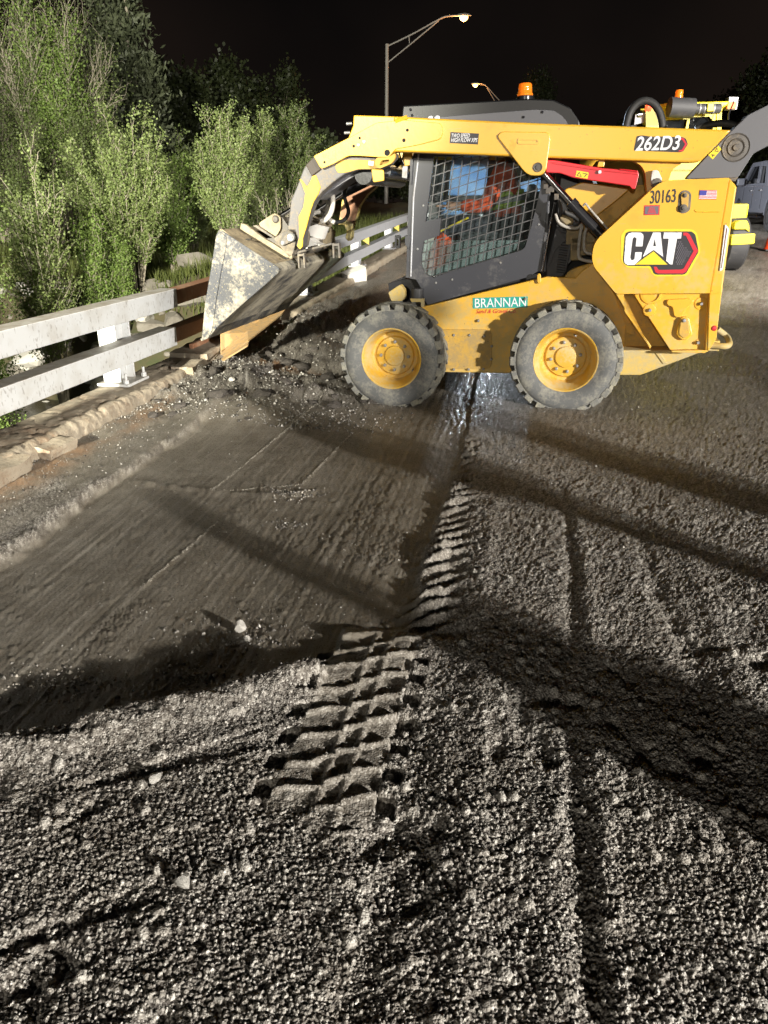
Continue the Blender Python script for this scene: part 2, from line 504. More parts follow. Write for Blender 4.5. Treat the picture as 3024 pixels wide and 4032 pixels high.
def emit(name, c, s):
    t = NT(name); t.col(c); t.p.inputs['Emission Color'].default_value = c; t.p.inputs['Emission Strength'].default_value = s
    return t.m
M['bulb'] = emit('sodium_bulb', (1.0, .50, .17, 1), 7.0)
M['tail'] = emit('red_lamp', (1.0, .06, .02, 1), 4)
M['tail_orange'] = emit('orange_lamp', (1.0, .16, .02, 1), 2.2)
def amber_mat():
    t = NT('amber_lens')
    t.col((.95, .25, .02, 1)); t.rough(.15)
    t.p.inputs['Transmission Weight'].default_value = .35
    t.p.inputs['Emission Color'].default_value = (1, .25, .01, 1); t.p.inputs['Emission Strength'].default_value = .35
    return t.m
M['amber'] = amber_mat()

def glass_mat(name, tint, film):
    t = NT(name)
    tr = t.n.new('ShaderNodeBsdfTransparent'); tr.inputs[0].default_value = tint
    gl = t.n.new('ShaderNodeBsdfGlossy'); gl.inputs['Roughness'].default_value = .04
    df = t.n.new('ShaderNodeBsdfDiffuse'); df.inputs[0].default_value = (.42, .50, .49, 1)
    a = t.n.new('ShaderNodeMixShader'); a.inputs[0].default_value = .10
    t.lk(tr.outputs[0], a.inputs[1]); t.lk(gl.outputs[0], a.inputs[2])
    b = t.n.new('ShaderNodeMixShader')
    t.lk(t.ramp(t.noise(3.5, 5, .6), .35, .75, film * .5, film * 1.4), b.inputs[0])
    t.lk(a.outputs[0], b.inputs[1]); t.lk(df.outputs[0], b.inputs[2])
    t.lk(b.outputs[0], t.out.inputs[0])
    return t.m
M['glass'] = glass_mat('door_glass', (.93, .97, .97, 1), .03)
M['glass_dust_reflection'] = glass_mat('lower_glass_dust_reflection', (.88, .94, .93, 1), .30)  # pale film holds dust plus the painted reflection of the ground

def translucent_mat(name, a, b, scale=4):
    t = NT(name); c = t.mix(t.ramp(t.noise(scale, 5, .65), .35, .7), a, b); t.col(c); t.rough(.3)
    tl = t.n.new('ShaderNodeBsdfTranslucent'); t.lk(c, tl.inputs[0])
    mx = t.n.new('ShaderNodeMixShader'); mx.inputs[0].default_value = .65
    t.lk(t.p.outputs[0], mx.inputs[1]); t.lk(tl.outputs[0], mx.inputs[2]); t.lk(mx.outputs[0], t.out.inputs[0])
    return t.m
M['blue_glare_panel'] = translucent_mat('blue_glare_pane', (.42, .62, .85, 1), (.75, .88, .95, 1))  # window glare put into the pane colour
M['teal_panel'] = weathered('pale_cab_lining', (.34, .40, .38, 1), (.45, .48, .45, 1), .5, 5, .5)

def white_rail_mat():
    t = NT('white_paint_splashed')
    mp = t.mapping((1, 1, .45))
    n = t.noise(55, 3, .55, mp)
    big = t.noise(2.5, 4, .6)
    f = t.ramp(t.math('ADD', n, t.math('MULTIPLY', t.math('SUBTRACT', big, .5), .22)), .60, .66)
    c = t.mix(t.ramp(t.noise(5, 5, .6), .45, .75), (.62, .635, .64, 1), (.50, .49, .46, 1))
    # grime lies on the upward faces
    g = t.n.new('ShaderNodeNewGeometry'); sx = t.n.new('ShaderNodeSeparateXYZ'); t.lk(g.outputs['Normal'], sx.inputs[0])
    upf = t.ramp(sx.outputs[2], .5, .9)
    c = t.mix(t.math('MULTIPLY', upf, t.ramp(t.noise(9, 5, .7), .3, .6, .35, .9)), c, (.27, .23, .18, 1))
    t.col(t.mix(t.math('MULTIPLY', f, .55), c, (.24, .22, .20, 1)))
    t.rough(.55)
    return t.m
M['white_rail'] = white_rail_mat()

def leaf_mat(name, a, b, trans=.35):
    t = NT(name)
    g = t.n.new('ShaderNodeNewGeometry')
    n = t.noise(1.3, 3, .6)
    f = t.math('ADD', t.math('MULTIPLY', g.outputs['Random Per Island'], .55), t.math('MULTIPLY', n, .5))
    c = t.mix(f, a, b)
    df = t.p; t.col(c); t.rough(.55)
    tl = t.n.new('ShaderNodeBsdfTranslucent'); t.lk(c, tl.inputs[0])
    mx = t.n.new('ShaderNodeMixShader'); mx.inputs[0].default_value = trans
    t.lk(df.outputs[0], mx.inputs[1]); t.lk(tl.outputs[0], mx.inputs[2]); t.lk(mx.outputs[0], t.out.inputs[0])
    return t.m
M['leaf'] = leaf_mat('willow_leaf', (.13, .18, .055, 1), (.34, .42, .15, 1))
M['leaf_bright'] = leaf_mat('fresh_leaf', (.12, .19, .04, 1), (.28, .39, .10, 1))
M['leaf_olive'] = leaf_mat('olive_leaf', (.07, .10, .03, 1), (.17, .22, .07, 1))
M['needle'] = leaf_mat('dark_needle', (.07, .085, .05, 1), (.13, .15, .08, 1), .15)
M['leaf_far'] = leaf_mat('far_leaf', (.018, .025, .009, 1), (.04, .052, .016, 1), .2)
M['grass'] = leaf_mat('bank_grass', (.06, .09, .02, 1), (.19, .21, .06, 1), .3)
M['bark'] = weathered('pale_bark', (.36, .32, .25, 1), (.22, .19, .14, 1), .4, 3, .8)
M['bark_dark'] = weathered('dark_bark', (.10, .085, .065, 1), (.16, .14, .11, 1), .4, 3, .9)
M['soil'] = weathered('bank_soil', (.09, .075, .04, 1), (.05, .07, .025, 1), .55, .8, .95, bumpy=.5)

def water_mat():
    t = NT('black_water'); t.col((.006, .007, .006, 1)); t.rough(.18)
    t.bump(t.noise(3, 3, .5), .15, .02)
    return t.m
M['water'] = water_mat()

def ground_mat():
    t = NT('milled_asphalt')
    gv, wet, rust, pid = t.attr('gravel'), t.attr('wet'), t.attr('rust'), t.attr('grain')
    # smooth scraped floor: brown paste with pale grit and scrape streaks
    rot = t.n.new('ShaderNodeMapping'); rot.inputs['Rotation'].default_value = (0, 0, RD); t.lk(t.co, rot.inputs['Vector'])
    st = t.n.new('ShaderNodeMapping'); st.inputs['Scale'].default_value = (42, 1.1, 1); t.lk(rot.outputs[0], st.inputs['Vector'])
    streak = t.noise(1.0, 4, .65, st.outputs[0])
    fine = t.noise(190, 3, .7)
    mid = t.noise(7, 5, .6)
    floor = t.mix(t.ramp(mid, .35, .7), (.150, .130, .100, 1), (.245, .222, .182, 1))
    floor = t.mix(t.ramp(streak, .52, .72, 0, .6), floor, (.38, .35, .30, 1))
    grit = t.ramp(t.voro(260, 'F1', 0), .16, .10)
    gsel = t.ramp(t.noise(9, 3, .7), .42, .64, 0, .85)
    tone = t.noise(.9, 6, .68)
    floor = t.mix(t.ramp(tone, .38, .62, .28, 0), floor, (.075, .062, .048, 1))
    floor = t.mix(t.math('MULTIPLY', grit, gsel), floor, (.50, .47, .41, 1))
    # loose millings: mostly mid grey crumbs, some pale, some tar black
    crumb = t.mix(t.ramp(pid, .0, .6), (.060, .050, .042, 1), (.27, .25, .22, 1))
    crumb = t.mix(t.ramp(pid, .78, 1.0), crumb, (.62, .60, .55, 1))
    vc = t.n.new('ShaderNodeTexVoronoi'); vc.inputs['Scale'].default_value = 170; t.lk(t.co, vc.inputs['Vector'])
    sp = t.n.new('ShaderNodeSeparateColor'); t.lk(vc.outputs['Color'], sp.inputs[0])
    crumb = t.mix(t.ramp(sp.outputs[0], .55, .98, 0, .8), crumb, (.60, .57, .52, 1))
    crumb = t.mix(t.ramp(sp.outputs[1], .55, .9, 0, .65), crumb, (.04, .033, .028, 1))
    crumb = t.mix(t.ramp(t.noise(1.7, 4, .6), .4, .75, 0, .45), crumb, (.15, .125, .095, 1))
    c = t.mix(gv, floor, crumb)
    c = t.mix(t.math('MULTIPLY', rust, t.ramp(mid, .3, .6)), c, (.30, .15, .06, 1))
    c = t.mix(t.math('MULTIPLY', wet, .7), c, (.018, .014, .011, 1))
    t.col(c)
    base_r = t.ramp(gv, 0, 1, .60, .74)
    rr = t.math('SUBTRACT', base_r, t.math('MULTIPLY', wet, .30))
    rr = t.math('SUBTRACT', rr, t.math('MULTIPLY', t.ramp(sp.outputs[2], .80, .86), .34))
    t.rough(rr)
    h = t.math('ADD', t.math('MULTIPLY', fine, .35), t.math('MULTIPLY', t.math('SUBTRACT', 1.0, vc.outputs['Distance']), t.ramp(gv, 0, 1, .12, .85)))
    h = t.math('ADD', h, t.math('MULTIPLY', streak, t.ramp(gv, 0, 1, .3, 0)))
    t.bump(h, 1.0, .0045)
    return t.m
M['ground'] = ground_mat()

# ------------------------------------------------------------------ terrain heights
def grade(s):
    s = np.minimum(s, 30.0)
    u = np.maximum(s - 6.5, 0)
    return .035 * np.where(u < 3, u * u / 6, u - 1.5)

EDGE_T, STEP_T = -0.31, -2.19
def ridge_line(s, t, a, b, w, h, seed):
    (s0, t0), (s1, t1) = a, b
    k = np.clip((s - s0) / (s1 - s0), 0, 1)
    d = np.abs(t - (t0 + (t1 - t0) * k))
    m = (s > min(s0, s1)) & (s < max(s0, s1))
    n = fbm(s * 30, t * 30, seed, 2)
    return np.where(m, h * np.clip(1.5 * n, .2, 1.4) * np.exp(-(d / w) ** 2), 0)

def road_height(s, t):
    wob = (fbm(s * 1.3, t * 1.3, 3) - .5)
    ft = (fbm(s * 9, t * 9, 5) - .5)
    ff = (fbm(s * 35, t * 35, 6) - .5)
    nearline = 2.27 + (t + .334) * .66 + .10 * wob + .07 * ft + .03 * ff
    nearline = np.minimum(nearline, 2.31)
    # scraped bay between the kerb apron, the loose edge and the pile at the near end
    a = sstep(EDGE_T + .10 * wob + .05 * ft + .02 * ff, EDGE_T - .05 + .10 * wob + .05 * ft + .02 * ff, t)
    sw = .02 + .20 * np.clip(fbm(s * 1.9, t * 0 + 3, 8) - .40, 0, 1)
    b = sstep(STEP_T - .015 + .06 * ft + .02 * ff, STEP_T + sw + .06 * ft + .03 * ff, t)
    c = sstep(nearline - .02, nearline + .05, s)
    far = 1 - sstep(6.0 + .5 * wob, 6.3 + .5 * wob, s) * (t < -.9) * .4
    pit = a * b * c * far
    gravel = np.clip(1 - a * b * c, 0, 1)
    calm = sstep(3.4, 6.0, s)                       # the haul road is rolled flat farther off
    apron = sstep(STEP_T + .02, STEP_T - .03, t)
    amp = gravel * (1 - .45 * calm) * (1 - .72 * apron) + .05
    z = -(.026 + .034 * sstep(-.40, -1.1, t) - .016 * sstep(-1.5, -2.1, t) * sstep(2.6, 4.2, s)) * pit
    # loose material: crumbs of three sizes
    clus = fbm(s * 3.1, t * 3.1, 21)
    c3, i3 = chips(s / .040, t / .040, 11, .10, .22, .45)
    c2, i2 = chips(s / .0122, t / .0122, 12, .45)
    c1, i1 = chips(s / .0082, t / .0082, 13, .85)
    p3_ = c3 * .0105; p2_ = c2 * .0052; p1_ = c1 * .0038
    grains = np.maximum(np.maximum(p3_, p2_ + p1_ * .35), p1_)
    gid = np.where((p3_ >= p2_) & (p3_ > 0), i3 * .3 + .6, np.where(p2_ > p1_, i2, i1))
    lump = (fbm(s * 14, t * 14, 31) - .5) * .013 + (fbm(s * 2.2, t * 2.2, 33) - .5) * .022
    bite = np.clip(fbm(s * 5, t * 7, 35) - .62, 0, 1) * -.10
    near = 1 - sstep(2.2, 3.2, s)
    z = z + amp * (grains * (.8 + .8 * clus) + lump * (.4 + .6 * near) + bite * near)
    # furrows dragged by the bucket through the near pile
    uu = s * .84 - t * .55; vv = s * .55 + t * .84
    fur = sstep(.62, .76, fbm(uu * 9, vv * 1.7, 37)) * (1 - sstep(-.2, .25, t)) * (s < nearline)
    z = z - gravel * .010 * fur * near
    # crest of the pushed-up windrow facing the bay
    crest = np.exp(-((s - (nearline - .10)) / .09) ** 2) * (t < EDGE_T) * (t > -2.4)
    z = z + crest * (.050 + .05 * ft + .03 * wob)
    # long wheel ruts towards the camera
    for tc, wd, dp in ((-.22, .045, .014), (-.06, .035, -.012), (.24, .03, .018), (.30, .028, -.010), (.62, .04, .016), (.78, .04, -.01)):
        bend = .03 * np.sin(s * 1.7 + tc * 9) + .02 * (fbm(s * 2, s * 0 + tc, 41) - .5)
        z = z - .6 * gravel * dp * np.exp(-((t - tc - bend) / wd) ** 2) * (1 - sstep(3.0, 4.6, s)) * (s > .0)
    # scraping marks of the bucket edge
    st_ = (vnoise(t * 75, s * .6, 51) - .5) * .0028 + (vnoise(t * 31, s * .35, 52) - .5) * .0022
    z = z + pit * st_
    rough = sstep(.50, .72, fbm(s * 2.6, t * 5.5, 56))
    z = z + np.exp(-((t - STEP_T) / .05) ** 2) * b * (1 - b) * 4 * p2_ * 1.5
    z = z + pit * (p1_ * .50 + .0025 * (ff) + rough * (p1_ * .9 + p2_ * .5) + p3_ * .35 * (i3 > .6))
    for ab in (((5.89, -1.53), (4.15, -1.60)), ((5.0, -1.10), (3.92, -1.16)), ((3.35, -1.42), (2.60, -1.47))):
        z = z + ridge_line(s, t, ab[0], ab[1], .008, .005, 61)
    # curved windrow of crumbs across the bay
    arc = 3.72 + .42 * (t + 1.45) ** 2 * np.where(t > -1.45, 1.3, .35)
    z = z + pit * .016 * np.exp(-((s - arc) / .028) ** 2) * np.clip(fbm(s * 20, t * 20, 62, 2) * 2 - .35, 0, 1) * (t > -2.1) * (t < -1.05)
    # kerb apron, scabby
    z = z + apron * ((fbm(s * 5, t * 8, 71) - .5) * .03 + p1_ * .5)
    # torn asphalt where the bucket works
    torn = sstep(5.15, 5.9, s + .35 * (t + 2.0) * -1 * (t > -2) + .3 * wob) * sstep(-.75, -1.15, t) * (1 - sstep(9.5, 12.5, s))
    dd, ii = worley(s / .19 + ft * 1.2, t / .30 + wob, 81)
    slab = (ii - .35) * .045 * sstep(.62, .50, dd) + p3_ * 1.2 + p2_ * 1.3 + np.clip(fbm(s * 16, t * 16, 84) - .5, 0, 1) * .12
    z = z + torn * (slab + (fbm(s * 6, t * 6, 83) - .5) * .07 + .012)
    z = z + .085 * np.exp(-(((s - 5.35) / .38) ** 2 + ((t + 2.05) / .33) ** 2)) + .06 * np.exp(-(((s - 6.3) / .5) ** 2 + ((t + 2.3) / .5) ** 2))
    z = z + .05 * np.exp(-(((s - 5.95) / .14) ** 2)) * sstep(-.95, -1.3, t) * (t > -2.3)
    z = z + .13 * np.exp(-((t + 2.35) / .38) ** 2) * sstep(6.9, 8.2, s) * (1 - sstep(11, 14, s)) * (.6 + .8 * fbm(s * 3, t * 4, 85))
    z = z - .07 * np.exp(-(((s - 6.75) / .30) ** 2 + ((t + 1.5) / .6) ** 2))
    # tyre print in the loose material
    tt = t + .10 * (s - 2.0) * (s < 2.0) * 0 
    tc = -.425 + .10 * np.clip(s - 2.25, 0, 1.2)
    w = .135
    lt = t - tc
    rag = .050 * ft + .030 * ff
    inprint = sstep(w + .014, w - .012, np.abs(lt) + rag) * sstep(1.22 + .2 * fbm(s * 8, t * 8, 94), 1.55, s) * (1 - sstep(2.30, 2.40, s + rag))
    lug = (np.abs(lt) > w) & (np.abs(lt) < w + .055)
    ph = (s - 1.50 - .36 * (lt + w) + .4 * rag + .02 * (vnoise(s * 14, t * 14, 91) - .5)) / .113
    colw = np.where(lt < -.01, 0.0, np.where(lt < .05, .22, .40))
    ph = ph - colw
    fr = ph - np.floor(ph)
    wall = sstep(.0, .045, fr) * (1 - sstep(.80, .93, fr))          # 1 on the pressed floor, 0 on the rib
    jn = np.minimum(np.abs(lt + .01), np.abs(lt - .05))
    wall = wall * (1 - .55 * sstep(.012, .006, jn))
    press = -.019 + .008 * fr + .004 * (fbm(s * 30, t * 30, 92, 2) - .5)
    z = np.where(inprint > .01, z * (1 - .80 * inprint) + inprint * (.010 + .008 * (fbm(s * 25, t * 25, 93) - .5) + press * wall), z)
    ph2 = (s + .3 * (np.abs(lt) - w)) / .113
    fr2 = ph2 - np.floor(ph2)
    z = z - np.where(lug & (s > 1.45) & (s < 2.2), .034 * sstep(.1, .2, fr2) * (1 - sstep(.6, .7, fr2)), 0)
    gravel = gravel * (1 - .45 * inprint)
    # the print runs on along the edge, biting into it
    edge_t = EDGE_T + .04
    e = np.exp(-((t - edge_t + .5 * rag) / (.080 - .018 * np.clip(s - 2.6, 0, 2))) ** 2) * sstep(2.30, 2.42, s) * (1 - sstep(4.6, 4.9, s))
    ph3 = (s - .95 * (t - edge_t) + .02 * (vnoise(s * 9, t * 20, 96) - .5)) / .112 + .30 * (vnoise(s * 6, s * 0, 95) - .5) + .22 * (vnoise(s * 15, t * 25, 94) - .5)
    fr3 = ph3 - np.floor(ph3)
    saw = sstep(.35, .85, fr3) * (1 - sstep(.90, 1.0, fr3))
    z = z * (1 - .6 * e) + e * (-.022 + .040 * saw * (.35 + 1.1 * vnoise(np.floor(ph3) * 3.7, s * 0, 94)) + e * grains * .8)
    gravel = gravel * (1 - .4 * e)
    wet = np.zeros_like(s)
    wet = np.maximum(wet, np.exp(-(((t + .35) / .16) ** 2)) * sstep(4.8, 5.2, s) * (1 - sstep(7.2, 8.0, s)))
    wet = np.maximum(wet, .75 * torn * sstep(.40, .55, fbm(s * 2, t * 2, 97)))
    wet = np.maximum(wet, .35 * sstep(6.2, 8, s) * (t < -.6) * (1 - sstep(18, 22, s)))
    wet = np.maximum(wet, .55 * sstep(.50, .66, fbm(s * .9, t * 1.9, 100)) * sstep(4.6, 6.5, s) * sstep(.2, .6, t))
    z = z + wet * (p2_ + p1_) * .9
    rust = np.exp(-(((s - 6.75) / .12) ** 2 + ((t + 2.15) / .33) ** 2)) + .6 * np.exp(-((t + 2.62) / .12) ** 2) * sstep(.42, .62, fbm(s * 1.6, t * 3, 98))
    gravel = gravel * (1 - .6 * calm)
    gravel = np.clip(gravel * (1 - .85 * apron * sstep(.3, .5, fbm(s * 1.2, t * 3, 99))) + .75 * torn, 0, 1)
    return z + grade(s), gravel, wet, np.clip(rust, 0, 1), gid

def road_z(s, t):
    a = road_height(np.array([float(s)]), np.array([float(t)]))
    return float(a[0][0])

KERB_IN = -2.78
def build_ground():
    q = .0021
    ys = [.34]
    while ys[-1] < 62:
        y = ys[-1]
        ys.append(y + max(q * y, q * y * y / 1.30))
    ys = np.array(ys)
    core = np.arange(-.80, .68, q)
    left = -.80 - np.cumsum(np.geomspace(q * 1.5, .12, 30))[::-1]
    right = .68 + np.cumsum(np.geomspace(q * 1.5, .12, 30))
    xs = np.concatenate([left, core, right])
    Y, X = np.meshgrid(ys, xs, indexing='ij')
    X = X * (Y + .15)
    s = X * math.sin(RD) + Y * math.cos(RD)
    t = X * math.cos(RD) - Y * math.sin(RD)
    z, g, w, r, gid = road_height(s.ravel(), t.ravel())
    n1, n2 = X.shape
    V = np.stack([X.ravel(), Y.ravel(), z], 1)
    idx = np.arange(n1 * n2).reshape(n1, n2)
    F = np.stack([idx[:-1, :-1], idx[:-1, 1:], idx[1:, 1:], idx[1:, :-1]], -1).reshape(-1, 4)
    keep = (t.ravel() > KERB_IN - .03)
    F = F[keep[F].all(1)]
    used = np.zeros(len(V), bool); used[F.ravel()] = True
    remap = np.cumsum(used) - 1
    V = V[used]; F = remap[F]
    o = raw_mesh('road', V, F, M['ground'], smooth=True)
    for nm, arr in (('gravel', g), ('wet', w), ('rust', r), ('grain', gid)):
        a = o.data.attributes.new(nm, 'FLOAT', 'POINT'); a.data.foreach_set('value', arr[used].astype(np.float32))
    tag(o, kind='structure')
    # the land beyond and around, out to the horizon
    z0 = float(grade(np.array([60.]))[0]) - .12
    bm = bmesh.new()
    P = [st2xy(58, -300), st2xy(58, 300), st2xy(700, 300), st2xy(700, -300)]
    bm.faces.new([bm.verts.new((x, y, z0)) for x, y in P])
    tag(finish('ground', bm, M['soil']), kind='structure')
build_ground()

# ------------------------------------------------------------------ kerb of the bridge deck
def build_kerb():
    ss = np.concatenate([np.arange(-.5, 9, .018), np.arange(9, 46, .08)])
    prof = np.array([(0.0, -.08), (0.0, -.02), (0.0, .03), (.004, .07), (.02, .098), (.05, .108), (.11, .112), (.18, .114), (.25, .114), (.33, .112), (.375, .108), (.39, .095), (.395, .05), (.395, -.05), (.395, -.35), (.395, -.9)])
    # resample profile
    P = [prof[0]]
    for a, b in zip(prof[:-1], prof[1:]):
        n = max(1, int(np.hypot(*(b - a)) / .02))
        n = min(n, 8)
        for k in range(1, n + 1): P.append(a + (b - a) * k / n)
    P = np.array(P)
    Sg, J = np.meshgrid(ss, np.arange(len(P)), indexing='ij')
    dt, dz = P[J, 0], P[J, 1]
    spall = sstep(.52, .60, fbm(Sg * 2.6, J * .12, 101)) * (dt < .16) * (dz > -.05)
    spall = np.maximum(spall, sstep(5.05, 5.3, Sg) * (1 - sstep(6.0, 6.25, Sg)) * (dt < .20) * (dz > -.05) * .9)
    spall = np.maximum(spall, sstep(3.3, 3.45, Sg) * (1 - sstep(3.9, 4.1, Sg)) * (dt < .14) * (dz > -.05) * .7)
    n = fbm(Sg * 14, (dt + dz) * 18, 103) - .5 + .55 * (fbm(Sg * 60, (dt + dz) * 70, 104, 3) - .5)
    crack = np.abs(fbm(Sg * 2.3, dt * 4 + dz * 3, 105) - .5)
    t = KERB_IN + .02 - dt + n * .014 - spall * .016 * (.1 + 1.0 * fbm(Sg * 24, dt * 30, 107))
    z = dz + n * .014 - spall * .015 * (.0 + 1.1 * fbm(Sg * 26, dt * 34, 108)) - .02 * np.exp(-(crack / .012) ** 2)
    # piece knocked out between the two broken blocks
    gap = sstep(7.35, 7.42, Sg) * (1 - sstep(9.4, 9.5, Sg))
    z = np.where(dz > -.02, z - gap * .13, z)
    z = z + grade(Sg)
    X = Sg * math.sin(RD) + t * math.cos(RD); Y = Sg * math.cos(RD) - t * math.sin(RD)
    V = np.stack([X.ravel(), Y.ravel(), z.ravel()], 1)
    idx = np.arange(X.size).reshape(X.shape)
    F = np.stack([idx[:-1, :-1], idx[1:, :-1], idx[1:, 1:], idx[:-1, 1:]], -1).reshape(-1, 4)
    o = raw_mesh('kerb', V, F, M['concrete'], smooth=True)
    tag(o, kind='structure')
build_kerb()

def rock_mesh(seed, sx=1, sy=1, sz=1, sub=2, jag=.28):
    rnd = random.Random(seed)
    bm = bmesh.new()
    bmesh.ops.create_icosphere(bm, subdivisions=sub, radius=1)
    planes = [(Vector((rnd.gauss(0, 1), rnd.gauss(0, 1), rnd.gauss(0, 1))).normalized(), rnd.uniform(.55, .85)) for _ in range(9)]
    for v in bm.verts:
        for n, d in planes:
            k = v.co.dot(n)
            if k > d: v.co -= n * (k - d)
        v.co *= 1 + rnd.uniform(-.04, .04)
        v.co.x *= sx; v.co.y *= sy; v.co.z *= sz
    me = bpy.data.meshes.new('rock'); bm.to_mesh(me); bm.free()
    return me

# ------------------------------------------------------------------ bridge railings
def st_box(bm, s0, s1, t0, t1, z0, z1, follow=True, seg=1):
    """box along the road frame that follows the grade"""
    rings = []
    for k in range(seg + 1):
        s = s0 + (s1 - s0) * k / seg
        g = float(grade(np.array([s]))[0]) if follow else 0
        ring = []
        for t, z in ((t0, z0), (t1, z0), (t1, z1), (t0, z1)):
            x, y = st2xy(s, t)
            ring.append(bm.verts.new((x, y, z + g)))
        rings.append(ring)
    for a, b in zip(rings[:-1], rings[1:]):
        for i in range(4):
            bm.faces.new([a[i], a[(i + 1) % 4], b[(i + 1) % 4], b[i]])
    bm.faces.new(rings[0]); bm.faces.new(list(reversed(rings[-1])))

def st_obj(name, m, parent, *boxes, bevel=.006):
    bm = bmesh.new()
    for b in boxes: st_box(bm, *b)
    return finish(name, bm, m, parent, bevel=bevel)

ORG = empty('bridge_railing')
tag(ORG, 'white painted two-rail steel railing on the concrete kerb, ending short of the bucket', 'railing')
st_obj('upper_rail', M['white_rail'], ORG, (-.6, 6.18, -2.98, -2.83, .605, .755))
st_obj('lower_rail', M['white_rail'], ORG, (-.6, 6.10, -2.98, -2.83, .305, .455))
def rail_post(parent, s, m, mb, zbase=.115):
    g = float(grade(np.array([s]))[0]) * 0
    p = st_obj('post', m, parent, (s - .115, s - .100, -3.13, -2.985, zbase + .02, .70), (s + .100, s + .115, -3.13, -2.985, zbase + .02, .70),
               (s - .0999, s + .0999, -3.058, -3.046, zbase + .02, .70), bevel=.003)
    st_obj('base_plate', m, p, (s - .17, s + .17, -3.16, -2.90, zbase - .002, zbase + .02), bevel=.004)
    for ds, t_ in ((-.145, -2.93), (.145, -2.93), (.145, -3.13)):
        x, y = st2xy(s + ds, t_)
        gz = float(grade(np.array([s]))[0])
        lathe('bolt', [(.0, .075), (.011, .075), (.011, .03), (.022, .03), (.022, 0), (0, 0)], mb, p, n=8, axis='Z', c=(x, y, zbase + .02 + gz))
    return p
for s in (2.0, 5.50):
    rail_post(ORG, s, M['white_rail'], M['white_rail'])

SL = empty('rail_sleeve')
tag(SL, 'rusty brown expansion sleeve joining the two rails, partly hidden by the bucket', 'railing')
st_obj('upper_sleeve', M['rust'], SL, (6.19, 10.15, -2.965, -2.845, .62, .74))
st_obj('lower_sleeve', M['rust'], SL, (6.11, 9.85, -2.965, -2.845, .32, .44))

GR = empty('bridge_railing')
tag(GR, 'grey galvanised two-rail railing with yellow reflectors running off behind the cab', 'railing')
st_obj('upper_rail', M['galv'], GR, (10.1, 46, -2.98, -2.83, .605, .755, True, 30))
st_obj('lower_rail', M['galv'], GR, (9.8, 46, -2.98, -2.83, .305, .455, True, 30))
for s in (10.9, 14.4, 17.9, 21.4, 24.9, 28.4, 32, 36, 40):
    rail_post(GR, s, M['galv'], M['iron'])
for s in (14.75, 18.3, 22, 25.6):
    x, y = st2xy(s, -2.90)
    bm = bmesh.new(); g = float(grade(np.array([s]))[0])
    q = [bm.verts.new((x + dx, y + dy, z + g)) for dx, dy, z in ((-.10, -.03, .53), (.02, .0, .60), (.02, .0, .45))]
    q2 = [bm.verts.new(v.co + Vector((0.0, .01, 0))) for v in q]
    bm.faces.new(q); bm.faces.new(list(reversed(q2)))
    for i in range(3): bm.faces.new([q[i], q2[i], q2[(i + 1) % 3], q[(i + 1) % 3]])
    finish('reflector', bm, M['decal_yellow'], GR)

# ------------------------------------------------------------------ the skid steer loader
LD = empty('skid_steer_loader')
LD.matrix_world = LM
tag(LD, 'yellow skid steer loader with its bucket held over the railing', 'loader')

# ---- wheels
def make_wheel():
    w = empty('wheel', parent=LD)
    bm = bmesh.new()
    prof = [(.222, .035), (.232, .012), (.262, -.004), (.300, -.014), (.335, -.010), (.352, .000), (.356, .004), (.366, .004), (.374, .022),
            (.376, .06), (.378, .135), (.376, .21), (.374, .248), (.366, .266), (.356, .268), (.335, .282), (.300, .286), (.262, .274), (.232, .258), (.222, .24)]
    bm_lathe(bm, prof, 72)
    me_t = finish('tyre', bm, M['rubber'], w, autosmooth=28)
    me_t.data.materials.append(M['tread_dark'])
    for p in me_t.data.polygons:
        c = p.center
        if math.hypot(c.x, c.z) > .367: p.material_index = 1
    bm = bmesh.new()
    N = 23
    for k in range(N):
        for side in (0, 1):
            a0 = 2 * math.pi * (k + .5 * side) / N
            wa = math.radians(10.6)
            cols = []
            ys_ = ((-.001, .0), (.02, .004), (.07, .07), (.128, .16)) if side == 0 else ((.271, .0), (.25, .004), (.20, .07), (.142, .16))
            for y, sk in ys_:
                a = a0 + sk
                ro = .396 if abs(y - .135) > .13 else .405
                ri = .357 if abs(y - .135) > .13 else .372
                ta = wa / 2 * .86; ba = wa / 2
                cols.append([(ro, a - ta), (ro, a + ta), (ri, a + ba), (ri, a - ba), y])
            rings = []
            for c in cols:
                rings.append([bm.verts.new((r * math.cos(a), c[4], r * math.sin(a))) for r, a in c[:4]])
            for a, b in zip(rings[:-1], rings[1:]):
                for i in range(4): bm.faces.new([a[i], a[(i + 1) % 4], b[(i + 1) % 4], b[i]])
            bm.faces.new(rings[0]); bm.faces.new(rings[-1])
    finish('tread', bm, M['tread'], w, bevel=.004)
    lathe('rim', [(.228, .030), (.233, .016), (.229, .010), (.221, .014), (.214, .035), (.205, .052), (.202, .075), (.194, .090), (.190, .150), (.176, .172),
                  (.158, .176), (.152, .175), (.149, .165), (.142, .158), (.100, .154), (.078, .154), (.076, .142), (.072, .138), (.02, .134), (.0, .134)], M['rim'], w, n=64, ang=30)
    for k in range(8):
        a = 2 * math.pi * (k + .35) / 8
        lathe('bolt', [(.0, .128), (.006, .128), (.007, .134), (.0125, .136), (.0135, .156)], M['bolt'], w, n=6, c=(.108 * math.cos(a), 0, .108 * math.sin(a)))
    bm = bmesh.new(); bm_tube(bm, [(.0, .11, .0), (.012, .06, .0)], .006, 6)
    for v in bm.verts: v.co += Vector((.03, 0, .175))
    finish('valve', bm, M['bolt'], w)
    return w
W0 = make_wheel()
W0.location = (0, 0, .405)
